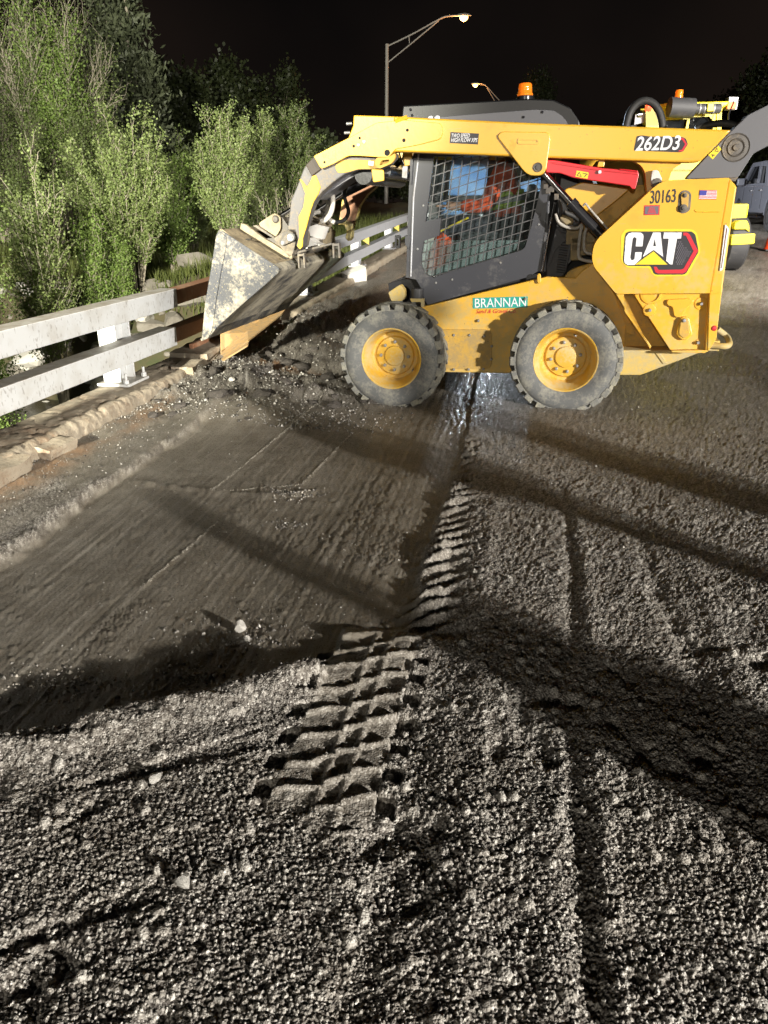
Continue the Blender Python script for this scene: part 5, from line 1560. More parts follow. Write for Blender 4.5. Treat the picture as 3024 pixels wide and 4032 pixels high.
# broken kerb blocks
def block(name, s, t, z, dims, rz, seed, m, label, cat, group=None, tilt=(0, 0)):
    rnd = random.Random(seed)
    bm = bmesh.new(); bmesh.ops.create_cube(bm, size=1)
    bmesh.ops.subdivide_edges(bm, edges=bm.edges[:], cuts=5, use_grid_fill=True)
    for v in bm.verts:
        v.co.x *= dims[0]; v.co.y *= dims[1]; v.co.z *= dims[2]
        q = v.co * 9 + Vector((seed * 3.1, 0, 0))
        v.co += Vector((math.sin(q.y * 1.7 + q.z), math.sin(q.x * 1.3 + q.z * 2), math.sin(q.x + q.y * 2.1))) * .006 + Vector((rnd.uniform(-1, 1), rnd.uniform(-1, 1), rnd.uniform(-1, 1))) * .005
        e = sum(1 for a, b in zip(v.co, dims) if abs(a) > b * .42)
        if e >= 2: v.co *= 1 - rnd.uniform(0, .035)
    o = finish(name, bm, m, None, autosmooth=50)
    x, y = st2xy(s, t); o.location = (x, y, z + float(grade(np.array([float(s)]))[0])); o.rotation_euler = (tilt[0], tilt[1], rz - RD)
    tag(o, label, cat, group)
    return o
block('kerb_block', 6.95, -2.955, .075, (.36, .80, .17), .0, 1, M['concrete'], 'cracked tan concrete kerb block beside the bent steel plate', 'concrete block', tilt=(.03, .02))
block('kerb_block', 6.25, -2.82, .045, (.20, .30, .17), .1, 2, M['concrete'], 'rust stained concrete lump between the rail post and the cracked kerb block', 'concrete block', tilt=(.05, -.05))
block('kerb_block', 3.55, -2.76, .04, (.17, .36, .11), .05, 3, M['concrete'], 'spalled chunk of kerb at the left end of the near kerb', 'concrete block', tilt=(.0, .12))
block('kerb_block', 4.05, -2.73, .03, (.12, .26, .08), -.05, 4, M['concrete'], 'small pinkish kerb chunk just past the spalled one', 'concrete block', tilt=(.0, .15))
cb = ground_pt(765, 612)[0]
s_, t_ = xy2st(cb.x, cb.y)
block('concrete_block', s_, t_, .10, (.16, .44, .26), -.55, 5, M['rock_pale'], 'loose cream concrete block on the apron beyond the bucket', 'concrete block', tilt=(.25, .25))

# the stones with long shadows in the bay
def stone(px, py, size, seed, m, label, group=None, flat=.8, jag=1):
    p, s, t = ground_pt(px, py)
    me = rock_mesh(seed, 1, .8, flat, 2)
    o = link('stone', me, m)
    z = road_z(s, t)
    o.location = (p.x, p.y, z + size * flat * .55); o.scale = (size, size, size); o.rotation_euler = (0, 0, seed)
    tag(o, label, 'stone', group)
    return o
stone(519, 1336, .030, 11, M['rock_pale'], 'pale stone casting a long shadow in the scraped bay, largest of its cluster', flat=1.1)
stone(531, 1356, .018, 12, M['rock_pale'], 'flat pale chip just below the largest stone of the bay cluster')
stone(437, 1342, .010, 13, M['rock_pale'], 'small pale stone at the left of the bay cluster')
stone(335, 1688, .020, 14, M['rock_pale'], 'pale stone standing in the windrow left of the tyre print')
stone(397, 1915, .023, 15, M['rock_pale'], 'round pale pebble in the near loose millings, lower left')
stone(931, 1725, .013, 16, M['rock_pale'], 'pale pebble on the loose millings right of the tyre print', flat=.7)
stone(1381, 1530, .008, 17, M['rock_pale'], 'bright tiny pebble in the wheel rut at the right')
stone(492, 712, .0, 18, M['rock_pale'], 'x') if False else None
stone(503, 848 + 0, .028, 19, M['rock_pale'], 'white stone on top of the broken asphalt heap near the kerb')

# broken asphalt pieces on the heap
rnd = random.Random(5)
chunk_me = [rock_mesh(40 + k, 1, .75, .5, 2) for k in range(6)]
for me in chunk_me: me.materials.append(M['asphalt'])
n = 0
while n < 60:
    s = rnd.uniform(4.9, 8.6); t = rnd.uniform(-2.7, -.95)
    if s < 5.6 and t > -1.7: continue
    if rnd.random() > math.exp(-((s - 6.1) / 1.3) ** 2) + .25: continue
    k = rnd.choice([.03, .04, .05, .06, .09])
    o = bpy.data.objects.new('asphalt_chunk', chunk_me[n % 6]); COL.objects.link(o)
    x, y = st2xy(s, t)
    o.location = (x, y, road_z(s, t) + k * .15); o.scale = (k, k, k)
    o.rotation_euler = (rnd.uniform(-.4, .4), rnd.uniform(-.4, .4), rnd.uniform(0, 6.3))
    tag(o, ('large' if k > .055 else 'small') + ' dark chunk of broken asphalt ' + ('near the kerb' if t < -2 else 'in the middle') + ' of the torn heap', 'asphalt chunk', 'asphalt chunks of the torn heap')
    n += 1

# crumbs strewn over the bay and gravel: too many to count
def crumbs(lines=False):
    rg = np.random.default_rng(3)
    base = np.array([(1, 0, -.3), (-.4, .9, -.3), (-.5, -.8, -.35), (.1, .1, .8), (.6, .6, .2)], float)
    tri = np.array([(0, 1, 4), (1, 3, 4), (0, 4, 3), (1, 2, 3), (2, 0, 3), (2, 1, 0)])
    S_, T_, Z_, C = [], [], [], []
    def cl(n, s0, t0, ss, ts, lo, hi):
        S_.append(rg.normal(s0, ss, n)); T_.append(rg.normal(t0, ts, n)); Z_.append(rg.uniform(lo, hi, n) * rg.uniform(.5, 1, n))
    def un(n, s0, s1, t0, t1, lo, hi):
        S_.append(rg.uniform(s0, s1, n)); T_.append(rg.uniform(t0, t1, n)); Z_.append(rg.uniform(lo, hi, n) * rg.uniform(.4, 1, n) ** 2)
    if lines:
        for (a, b, n_) in (((5.89, -1.53), (4.15, -1.60), 520), ((5.0, -1.10), (3.92, -1.16), 300), ((3.35, -1.42), (2.60, -1.47), 190), ((4.15, -1.60), (3.75, -1.62), 90), ((3.72, -1.62), (3.92, -1.16), 150), ((5.5, -1.0), (4.5, -.93), 90)):
            k_ = rg.uniform(0, 1, n_)
            S_.append(a[0] + (b[0] - a[0]) * k_ + rg.normal(0, .004, n_)); T_.append(a[1] + (b[1] - a[1]) * k_ + rg.normal(0, .0045, n_)); Z_.append(rg.uniform(.0015, .0045, n_))
        for px_, py_, n_, r_ in ((635, 1043, 90, .05), (418, 1432, 70, .05), (60, 1450, 60, .09), (150, 1440, 60, .06)):
            p, s, t = ground_pt(px_, py_); cl(n_, s, t, r_ * .7, r_, .004, .011)
    if not lines: un(2600, 1.9, 5.8, -2.2, -.3, .002, .006)
    if not lines: un(9000, .6, 3.4, -1.4, 1.8, .0025, .0065)
    if not lines: un(5000, 3.0, 7.5, -.3, 3.2, .003, .010)
    if not lines: un(3500, 2.2, 7, -2.77, -2.2, .002, .010); un(900, 2.2, 7, -2.80, -2.70, .004, .014)
    for q in () if lines else ((500, 1345, 130, .10), (420, 1435, 110, .07), (620, 1110, 60, .05), (520, 800, 260, .20), (640, 1045, 140, .09), (110, 1440, 90, .1), (1010, 880, 60, .1)):
        p, s, t = ground_pt(q[0], q[1]); cl(q[2], s, t, q[3] * .7, q[3], .003, .012)
    if not lines: un(5200, 5.0, 9.5, -2.72, -.75, .005, .022); un(1600, 5.0, 6.6, -2.7, -1.2, .006, .024)
    p, s, t = ground_pt(530, 800)
    if not lines: cl(420, s, t, .10, .16, .006, .016)
    s = np.concatenate(S_); t = np.concatenate(T_); k = np.concatenate(Z_)
    z = road_height(s, t)[0]
    x = s * math.sin(RD) + t * math.cos(RD); y = s * math.cos(RD) - t * math.sin(RD)
    N = len(s); a = rg.uniform(0, 6.28, N); sx = rg.uniform(.7, 1.3, N); sz = rg.uniform(.6, 1.1, N)
    V = base[None] * np.stack([k * sx, k, k * sz], 1)[:, None, :] + rg.normal(0, .12, (N, 5, 3)) * k[:, None, None]
    ca, sa = np.cos(a)[:, None], np.sin(a)[:, None]
    X = V[..., 0] * ca - V[..., 1] * sa; Y = V[..., 0] * sa + V[..., 1] * ca
    V = np.stack([X + x[:, None], Y + y[:, None], V[..., 2] + z[:, None] + .2 * k[:, None]], -1).reshape(-1, 3)
    F = (tri[None] + (np.arange(N) * 5)[:, None, None]).reshape(-1, 3)
    o = raw_mesh('scrape_grit' if lines else 'asphalt_crumbs', V, F, M['pale_grit' if lines else 'crumb'])
    tag(o, 'pale grit left in thin scrape lines across the scraped bay' if lines else 'loose grey and pale crumbs strewn over the scraped bay and the millings', 'gravel', kind='stuff')
def crumb_mat():
    t = NT('crumb'); g = t.n.new('ShaderNodeNewGeometry')
    r_ = g.outputs['Random Per Island']
    c = t.mix(t.ramp(r_, 0, .75), (.045, .04, .035, 1), (.24, .225, .20, 1))
    c = t.mix(t.ramp(r_, .86, .95), c, (.52, .50, .46, 1))
    t.col(c); t.rough(.6); return t.m
M['crumb'] = crumb_mat()
M['pale_grit'] = weathered('pale_grit', (.42, .39, .33, 1), (.22, .19, .15, 1), .4, 30, .7)
crumbs()
crumbs(True)

# ------------------------------------------------------------------ river, far bank, undergrowth
def build_bank():
    ss = np.concatenate([np.arange(-8, 8, .6), np.arange(8, 24, .12), np.arange(24, 64, .9), np.array([64, 80, 110, 160, 240])])
    ts = np.concatenate([-np.array([240, 160, 110, 80, 60, 50, 40, 34]), np.arange(-30, -12, .5), np.arange(-12, -3.1, .12)])
    Sg, Tg = np.meshgrid(ss, ts, indexing='ij')
    z = bank_z(Sg, Tg)
    X = Sg * math.sin(RD) + Tg * math.cos(RD); Y = Sg * math.cos(RD) - Tg * math.sin(RD)
    idx = np.arange(X.size).reshape(X.shape)
    F = np.stack([idx[:-1, :-1], idx[1:, :-1], idx[1:, 1:], idx[:-1, 1:]], -1).reshape(-1, 4)
    tag(raw_mesh('river_bank', np.stack([X.ravel(), Y.ravel(), z.ravel()], 1), F, M['soil'], smooth=True), kind='structure')
def bank_z(s, t):
    e = 10.6 + .25 * (t + 4)            # where the far bank begins
    e = np.where(t < -4, 10.8 - .36 * (np.maximum(t, -12) + 4), 10.8)
    up = sstep(0, 3.0, s - e)
    z = -2.6 + up * 2.55
    z = z + .045 * np.clip(s - e - 3.4, 0, 30) * 1.0
    z = z + (fbm(s * .5, t * .5, 201) - .5) * .6 * up + (fbm(s * 2, t * 2, 203) - .5) * .22
    return z
build_bank()
bm = bmesh.new()
P = [st2xy(-30, -120), st2xy(-30, -3.2), st2xy(13, -3.2), st2xy(24, -120)]
bm.faces.new([bm.verts.new((x, y, -2.15)) for x, y in P])
tag(finish('river', bm, M['water']), kind='structure')
def bz(s, t): return float(bank_z(np.array([float(s)]), np.array([float(t)]))[0])

# riprap along the far bank
rip = [rock_mesh(70 + k, 1, .8, .6, 2) for k in range(6)]
for k, me in enumerate(rip): me.materials.append(M['rock'] if k % 3 else M['rock_pale'])
rnd = random.Random(9)
def w_at(px, D, z=0):     # place on level z at forward distance D that shows at column px
    zc = D * math.cos(PITCH) + (CAM_H - z) * math.sin(PITCH)
    return ((px / K16 - 1512) / FPX) * zc, D
for k in range(150):
    t = rnd.uniform(-13, -3.7); e = 10.8 - .36 * (t + 4)
    s = e + rnd.uniform(.5, 2.7)
    x, y = st2xy(s, t)
    q = rnd.choice([.10, .14, .18, .24, .32])
    o = bpy.data.objects.new('rock', rip[k % 6]); COL.objects.link(o)
    o.location = (x, y, bz(s, t) + q * .25); o.scale = (q * rnd.uniform(.8, 1.3), q, q); o.rotation_euler = (rnd.uniform(-.3, .3), rnd.uniform(-.3, .3), rnd.uniform(0, 6))
    big = q > .2; pale = k % 6 % 3 == 0
    tag(o, ('large ' if big else 'small ') + ('pale' if pale else 'grey') + ' riprap rock at the water edge of the far bank', 'rock', 'riprap rocks on the river bank')
for px, D, q in ((60, 15.5, .45), (440, 16.5, .5), (30, 15.0, .3)):
    x, y = w_at(px, D, -.9); s, t = xy2st(x, y)
    o = bpy.data.objects.new('rock', rip[int(px) % 6]); COL.objects.link(o)
    o.location = (x, y, bz(s, t) + q * .4); o.scale = (q, q * .8, q * .8); o.rotation_euler = (.2, .1, px)
    tag(o, {60: 'big grey boulder among the shrubs seen over the near rail', 440: 'flat pale boulder in the grass just left of the bucket top', 30: 'boulder among shrub stems at the left edge above the rail'}[px], 'rock')

def leaves_mesh(P, size, rg, aspect=.45, droop=0.0):
    """one little folded leaf at every point of P"""
    N = len(P)
    a = rg.normal(size=(N, 3)); a[:, 2] = np.abs(a[:, 2]) * (1 - droop) + .1; a /= np.linalg.norm(a, axis=1)[:, None]
    b = rg.normal(size=(N, 3)); b -= a * (a * b).sum(1)[:, None]; b /= np.linalg.norm(b, axis=1)[:, None]
    L = size * rg.uniform(.6, 1.2, N)[:, None]
    V = np.stack([P, P + a * L * .5 + b * L * aspect, P + a * L, P + a * L * .5 - b * L * aspect], 1).reshape(-1, 3)
    F = (np.array([[0, 1, 2, 3]])[None] + (np.arange(N) * 4)[:, None, None]).reshape(-1, 4)
    return V, F
def stems_mesh(paths):
    V, F = [], []; o = 0
    for pts, r in paths:
        pts = np.asarray(pts); n = len(pts)
        d = np.gradient(pts, axis=0); d /= np.linalg.norm(d, axis=1)[:, None] + 1e-9
        ref = np.array([1., 0, 0]) if abs(d[0][0]) < .8 else np.array([0, 1., 0])
        u = np.cross(d, ref); u /= np.linalg.norm(u, axis=1)[:, None]; w = np.cross(d, u)
        rr = np.asarray(r)[:, None]
        for k in range(3):
            a = 2.094 * k
            V.append(pts + (u * math.cos(a) + w * math.sin(a)) * rr)
        base = o
        for i in range(n - 1):
            for k in range(3):
                k2 = (k + 1) % 3
                F.append((base + k * n + i, base + k2 * n + i, base + k2 * n + i + 1, base + k * n + i + 1))
        o += 3 * n
    return np.concatenate(V), np.array(F)

def shrub(name, loc, h, w, nst, nleaf, leaf, seed, lm, bmn, label, group=None, cat='shrub', spread=.55, bare=.25, twigs=9, lean=(0, 0), base_r=.018, cl=.05):
    rg = np.random.default_rng(seed)
    root = empty(name, loc); tag(root, label, cat, group)
    paths = []; LP = []; LWt = []
    for i in range(nst):
        az = rg.uniform(0, 2 * math.pi); rad = w * .5 * math.sqrt(rg.uniform(.02, 1))
        hh = h * rg.uniform(.62, 1.0) * (1 - .25 * (rad / (w * .5)) ** 2)
        top = np.array([math.cos(az) * rad + lean[0], math.sin(az) * rad + lean[1], hh])
        b0 = np.array([math.cos(az) * rad * .12, math.sin(az) * rad * .12, 0])
        t = np.linspace(0, 1, 9)[:, None]
        path = b0 + (top - b0) * np.concatenate([t ** (1.0 + spread * .8), t ** (1.0 + spread * .8), t ** .92], 1)
        path += np.cumsum(rg.normal(0, .006 * h, path.shape), 0) * t
        paths.append((path, .75 * base_r * min(h, 4.5) / 3 * (1 - .85 * t[:, 0])))
        for j in range(twigs):
            q = rg.uniform(bare, .98); i0 = min(int(q * 8), 7); f = q * 8 - i0
            p = path[i0] * (1 - f) + path[i0 + 1] * f
            d = path[min(i0 + 1, 8)] - path[i0]; d = d / (np.linalg.norm(d) + 1e-9)
            sd = rg.normal(size=3); sd -= d * sd.dot(d); sd /= np.linalg.norm(sd)
            ln = h * rg.uniform(.08, .20) * (1.15 - q * .7)
            tt = np.linspace(0, 1, 4)[:, None]
            dirv = d * .75 + sd * .55 + np.array([0, 0, .25])
            tw = p + dirv * ln * tt + rg.normal(0, .01 * h, (4, 3)) * tt
            paths.append((tw, base_r * min(h, 3.5) / 9 * (1 - .7 * tt[:, 0])))
            LP.append(tw); LWt.append(ln)
        LP.append(path[5:9]); LWt.append(h * .25)
    V, F = stems_mesh(paths)
    raw_mesh('stems', V, F, bmn, root)
    if nleaf:
        nleaf = int(nleaf * (2.3 if cat == 'shrub' else 1.5))
        LWt = np.array(LWt); pr = LWt / LWt.sum()
        ci = rg.choice(len(LP), nleaf, p=pr); pts = []
        A = np.array([p[0] for p in LP]); B = np.array([p[-1] for p in LP])
        u = rg.uniform(.05, 1.08, nleaf)[:, None]
        pts = A[ci] * (1 - u) + B[ci] * u + rg.normal(0, cl, (nleaf, 3)) * np.array([1, 1, .8])
        V, F = leaves_mesh(pts, leaf * .80, rg, .36, .3)
        raw_mesh('foliage', V, F, lm, root)
    return root

def put(px, D, ytop, ybase=None, zb=None):
    """base point and height of a plant that stands at column px and distance D with its tip at ytop"""
    x, y = w_at(px, D, 1)
    s, t = xy2st(x, y)
    z = bz(s, t) if t < -3.2 else float(grade(np.array([s]))[0])
    if zb is not None: z = zb
    x, y = w_at(px, D, z)
    top = at_y(*S(px, ytop), D).z
    return (x, y, z), top - z
def plant(px, D, ytop, wpx, *a, **k):
    loc, h = put(px, D, ytop)
    w = wpx / K16 / FPX * D * 1.02
    return shrub(k.pop('name', 'willow_shrub'), loc, h, w, *a, **k)

G1 = 'willow shrubs on the far river bank'
plant(150, 13.6, 245, 115, 24, 6500, .060, 1, M['leaf'], M['bark'], 'pale stemmed willow shrub standing alone left of the bushy one', G1, twigs=12, bare=.3)
plant(300, 15.6, 222, 230, 46, 15000, .062, 2, M['leaf'], M['bark'], 'widest many-stemmed willow shrub in the middle of the bank', G1, twigs=12, bare=.22)
plant(380, 17.0, 300, 130, 26, 8000, .062, 3, M['leaf_bright'], M['bark'], 'rounder green willow just right of the widest shrub', G1, twigs=12, bare=.1)
plant(500, 17.0, 205, 120, 30, 9500, .062, 4, M['leaf'], M['bark'], 'tall narrow willow shrub left of the bare sapling', G1, twigs=12, bare=.25)
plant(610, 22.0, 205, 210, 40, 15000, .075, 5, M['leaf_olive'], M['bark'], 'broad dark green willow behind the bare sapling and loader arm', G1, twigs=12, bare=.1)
plant(560, 19.5, 215, 120, 24, 8000, .07, 25, M['leaf'], M['bark'], 'leafy willow between the tall narrow shrub and the broad dark one', G1, twigs=12, bare=.1)
plant(18, 11.3, 262, 80, 20, 7000, .055, 6, M['leaf_bright'], M['bark_dark'], 'bright green leafy shrub cut by the left edge', G1, twigs=12, bare=.1)
plant(-8, 9.6, 470, 110, 18, 6000, .05, 7, M['leaf_bright'], M['bark_dark'], 'low yellow-green shrub at the lower left edge', G1, twigs=12, bare=.05)
plant(232, 14.6, 395, 70, 14, 3600, .055, 8, M['leaf_bright'], M['bark'], 'short bright willow tuft between the lone willow and the widest shrub', G1, twigs=10, bare=.05)
plant(275, 14.9, 478, 50, 10, 2200, .05, 9, M['leaf_bright'], M['bark'], 'small upright seedling in front of the widest willow', G1, twigs=10, bare=.05)
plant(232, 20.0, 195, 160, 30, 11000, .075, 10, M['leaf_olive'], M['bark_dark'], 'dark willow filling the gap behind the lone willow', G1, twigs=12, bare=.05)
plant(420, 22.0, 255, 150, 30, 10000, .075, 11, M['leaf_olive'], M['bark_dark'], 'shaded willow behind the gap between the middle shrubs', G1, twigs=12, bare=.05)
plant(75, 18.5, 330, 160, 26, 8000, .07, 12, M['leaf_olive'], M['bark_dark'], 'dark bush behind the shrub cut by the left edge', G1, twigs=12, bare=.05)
plant(608, 16.2, 325, 95, 9, 120, .05, 13, M['leaf'], M['bark'], 'nearly bare pale sapling beside the loader arm', cat='sapling', name='bare_sapling', twigs=9, bare=.3, base_r=.016)
# big sparse tree at the top left and its leafy neighbours
plant(120, 23.0, -150, 330, 64, 30000, .075, 14, M['leaf_olive'], M['bark'], 'tall sparse grey twigged tree rising out of the top left corner', cat='tree', name='riverside_tree', twigs=30, bare=.12, base_r=.022, spread=.8, cl=.14)
plant(20, 24.0, -60, 220, 44, 18000, .075, 15, M['leaf_olive'], M['bark'], 'grey twigged tree against the upper left edge', cat='tree', name='riverside_tree', twigs=26, bare=.12, base_r=.022, spread=.8, cl=.14)
plant(165, 22.0, -60, 110, 18, 12000, .085, 16, M['leaf_bright'], M['bark'], 'fresh green topped tree in front of the dark conifer', cat='tree', name='riverside_tree', twigs=22, bare=.45, base_r=.02, spread=.3, cl=.16)
plant(240, 23.5, 118, 110, 18, 7000, .075, 26, M['leaf'], M['bark'], 'slender green tree at the foot of the dark conifer', cat='tree', name='riverside_tree', twigs=16, bare=.2, cl=.1)

def conifer(px, D, ytop, wpx, seed, label):
    (x, y, z), h = put(px, D, ytop, zb=1.2)
    rg = np.random.default_rng(seed)
    root = empty('conifer_tree', (x, y, z)); tag(root, label, 'tree')
    w = wpx / K16 / FPX * D
    tr = []
    for dx in (-.35, .35):
        t = np.linspace(0, 1, 8)[:, None]
        tr.append((np.concatenate([dx + 0 * t, 0 * t, t * h * .95], 1) + rg.normal(0, .05, (8, 3)), .18 * (1 - .8 * t[:, 0])))
    pts = []
    for k in range(150):
        hh = rg.uniform(.12, .99); az = rg.uniform(0, 6.28); L = w * .5 * (1.05 - hh) ** .55 * rg.uniform(.55, 1.05)
        t = np.linspace(0, 1, 6)[:, None]
        p = np.concatenate([math.cos(az) * L * t, math.sin(az) * L * t, hh * h - .22 * L * t ** 1.5 + .05 * L * t], 1)
        tr.append((p, .035 * (1 - .8 * t[:, 0])))
        m = 130
        u = rg.uniform(.15, 1, m)[:, None]
        q = np.concatenate([math.cos(az) * L * u, math.sin(az) * L * u, hh * h - .22 * L * u ** 1.5], 1) + rg.normal(0, 1, (m, 3)) * np.array([.32, .32, .12])
        pts.append(q)
    V, F = stems_mesh(tr); raw_mesh('trunk', V, F, M['bark'], root)
    V, F = leaves_mesh(np.concatenate(pts), .26, rg, .18); raw_mesh('crown', V, F, M['needle'], root)
conifer(298, 30, -70, 190, 31, 'tall dark conifer with pale twin trunks behind the green shrubs')

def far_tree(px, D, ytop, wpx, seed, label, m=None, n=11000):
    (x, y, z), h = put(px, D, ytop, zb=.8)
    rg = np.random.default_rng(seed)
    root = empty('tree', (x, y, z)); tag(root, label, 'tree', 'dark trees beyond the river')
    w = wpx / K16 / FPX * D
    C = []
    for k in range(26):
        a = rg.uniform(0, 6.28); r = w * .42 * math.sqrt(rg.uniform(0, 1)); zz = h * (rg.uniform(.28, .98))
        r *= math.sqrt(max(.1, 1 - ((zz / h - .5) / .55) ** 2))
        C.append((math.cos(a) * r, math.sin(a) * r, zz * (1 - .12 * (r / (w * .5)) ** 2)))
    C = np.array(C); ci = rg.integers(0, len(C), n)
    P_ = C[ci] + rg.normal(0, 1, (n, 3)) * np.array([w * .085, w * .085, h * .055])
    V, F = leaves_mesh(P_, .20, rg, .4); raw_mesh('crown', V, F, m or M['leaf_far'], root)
    t = np.linspace(0, 1, 6)[:, None]
    tr = [(np.concatenate([0 * t, 0 * t, t * h * .7], 1), .28 * (1 - .7 * t[:, 0]))]
    for c in C[:14]:
        b = np.array([0, 0, c[2] * .5]); tr.append((b + (c - b) * t, .08 * (1 - .8 * t[:, 0])))
    V, F = stems_mesh(tr); raw_mesh('trunk', V, F, M['bark_dark'], root)
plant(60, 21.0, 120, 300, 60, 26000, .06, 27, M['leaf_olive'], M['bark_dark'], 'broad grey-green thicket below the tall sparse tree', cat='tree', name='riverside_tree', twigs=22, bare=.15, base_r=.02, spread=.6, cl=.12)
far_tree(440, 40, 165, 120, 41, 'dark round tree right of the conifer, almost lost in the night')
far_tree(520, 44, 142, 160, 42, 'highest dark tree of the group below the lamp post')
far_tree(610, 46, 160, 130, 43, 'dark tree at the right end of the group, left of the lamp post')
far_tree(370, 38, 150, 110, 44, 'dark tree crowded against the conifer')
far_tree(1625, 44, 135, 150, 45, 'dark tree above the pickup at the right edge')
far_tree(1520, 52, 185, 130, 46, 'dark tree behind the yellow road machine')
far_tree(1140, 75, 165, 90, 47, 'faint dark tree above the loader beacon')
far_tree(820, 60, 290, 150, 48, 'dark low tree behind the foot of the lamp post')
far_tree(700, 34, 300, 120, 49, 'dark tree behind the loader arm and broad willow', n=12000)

# grass and weeds on the bank
def grass():
    rg = np.random.default_rng(8)
    N = 60000
    D = 10.9 + 24 * rg.uniform(0, 1, N) ** 1.6; px = rg.uniform(-120, 900, N)
    zc = D * math.cos(PITCH) + 1.0 * math.sin(PITCH)
    x = ((px / K16 - 1512) / FPX) * zc; y = D
    s = x * math.sin(RD) + y * math.cos(RD); t = x * math.cos(RD) - y * math.sin(RD)
    k = (t < -3.3) & (fbm(s * .9, t * .9, 301) > .36)
    x, y, s, t = x[k], y[k], s[k], t[k]
    z = bank_z(s, t); kk = z > -.55; x, y, z = x[kk], y[kk], z[kk]; N = len(x)
    h = rg.uniform(.10, .42, N) * (.5 + fbm(x, y, 303)); az = rg.uniform(0, 6.28, N); w = .010 + .004 * rg.uniform(0, 1, N)
    ln = rg.uniform(.1, .7, N) * h
    b = np.stack([x, y, z - .02], 1)
    sd = np.stack([np.cos(az), np.sin(az), 0 * az], 1) * w[:, None]
    tip_ = b + np.stack([np.cos(az + 1.6) * ln, np.sin(az + 1.6) * ln, h], 1)
    V = np.stack([b - sd, b + sd, tip_], 1).reshape(-1, 3)
    F = np.arange(3 * N).reshape(-1, 3)
    tag(raw_mesh('grass', V, F, M['grass']), 'rough grass and weeds on the far river bank', 'grass', kind='stuff')
grass()

# ------------------------------------------------------------------ street lamps
def street_lamp(px, ytop, pxl, yl, D, label, side=1, hz=None):
    top = at_y(*S(px, ytop), D); head = at_y(*S(pxl, yl), D)
    g = .75
    root = empty('street_lamp', (top.x, top.y, g)); tag(root, label, 'street lamp', 'street lamps along the road')
    lean = -.006 * side
    H = top.z - g
    tube('pole', [(-.05 * side, 0, 0), (0, 0, H)], [.13, .095], M['pole'], root, 12)
    dx = head.x - top.x; dz = head.z - top.z
    sg = 1 if dx > 0 else -1
    up_ = spline([(0, 0, H - .12), (dx * .35, 0, H + dz * .38), (dx * .68, 0, H + dz * .88), (dx * .80, 0, H + dz * 1.0), (dx * .97, 0, H + dz * 1.02)], 6)
    tube('upper_arm', up_, .045, M['pole'], root, 8)
    tube('lower_arm_brace', [(0, 0, H - .95), (dx * .36, 0, H + dz * .10), (dx * .68, 0, H + dz * .84)], .038, M['pole'], root, 8)
    tube('arm_strut', [(dx * .29, 0, H + dz * .32), (dx * .30, 0, H + dz * .02)], .03, M['pole'], root, 6)
    bm = bmesh.new()
    bmesh.ops.create_uvsphere(bm, u_segments=20, v_segments=12, radius=1)
    for v in bm.verts:
        v.co = Vector((v.co.x * .42 + dx + .05 * sg, v.co.y * .18, (v.co.z if v.co.z > 0 else v.co.z * .35) * .13 + H + dz * 1.02))
    finish('lamp_housing', bm, M['pole'], root, smooth=True)
    bm = bmesh.new(); bmesh.ops.create_uvsphere(bm, u_segments=16, v_segments=10, radius=1)
    for v in bm.verts: v.co = Vector((v.co.x * .24 + dx + .05 * sg, v.co.y * .18, v.co.z * .18 + H + dz * 1.02 - .09))
    finish('lamp_glass', bm, M['bulb'], root, smooth=True)
    lamp('street_lamp_light', (root.location.x + dx, root.location.y - .1, g + H + dz - .35), 260, (1, .42, .12), .12)
street_lamp(836, 95, 1000, 35, 50, 'tall grey street lamp with a lit orange head above the lift arm')
street_lamp(1104, 236, 1028, 182, 78, 'farther street lamp with its lit head left of the amber beacon', side=-1)

# ------------------------------------------------------------------ yellow road machine behind
MY = 14.8
def wy(px, py, reg='r8', y=MY):
    x0, y0, k = REG[reg]; p = at_y(x0 + px * k, y0 + py * k, y); return p.x, p.z
YM = empty('road_machine'); tag(YM, 'lemon yellow wheeled road machine with a glazed cab behind the loader', 'road machine')
def yplate(name, pts, y0, y1, m, bevel=.01, yref=MY, holes=None, reg='r8'):
    return plate(name, [wy(x, y, reg, yref) for x, y in pts], y0, y1, m, YM, bevel=bevel, holes=[[wy(x, y, reg, yref) for x, y in h] for h in holes] if holes else None)
cabp = [(385, 215), (1240, 190), (1165, 300), (1175, 900), (560, 900), (350, 700), (380, 300)]
yplate('cab', [(380, 225), (540, 210), (1125, 200), (1180, 300), (1165, 900), (400, 900)], MY + .02, MY + .06, M['machine_yellow'], holes=[[(850, 350), (1050, 340), (1085, 380), (1090, 620), (800, 620)], [(570, 380), (820, 370), (770, 620), (560, 620)]])
yplate('cab_glass', [(560, 340), (1095, 330), (1100, 640), (550, 640)], MY + .10, MY + .12, M['dark_glass'])
yplate('cab_roof', [(560, 205), (1240, 188), (1220, 225), (1165, 260), (560, 250)], MY - .1, MY + 1.6, M['machine_yellow'], bevel=.02)
yplate('cab_side', [(1120, 200), (1235, 190), (1170, 300), (1172, 520), (1120, 560)], MY, MY + 1.5, M['machine_yellow'])
yplate('roof_gusset', [(825, 215), (1100, 200), (1095, 240), (1000, 260), (880, 262), (828, 250)], MY - .20, MY - .1, M['machine_yellow'])
a = wy(575, 265); b = wy(850, 285); c = wy(1090, 280)
def ytube(name, pts, r, m, n=14, y=MY - .25): return tube(name, [(p[0], y, p[1]) for p in pts], r, m, YM, n)
ytube('air_cleaner', [wy(572, 262), wy(820, 275)], .155, M['plastic'], 20)
ytube('air_duct', [wy(820, 278), wy(1095, 278)], .078, M['plastic'], 16)
for x in (870, 920, 1015): ytube('duct_clamp', [wy(x, 280), wy(x + 14, 280)], .084, M['bolt'], 16)
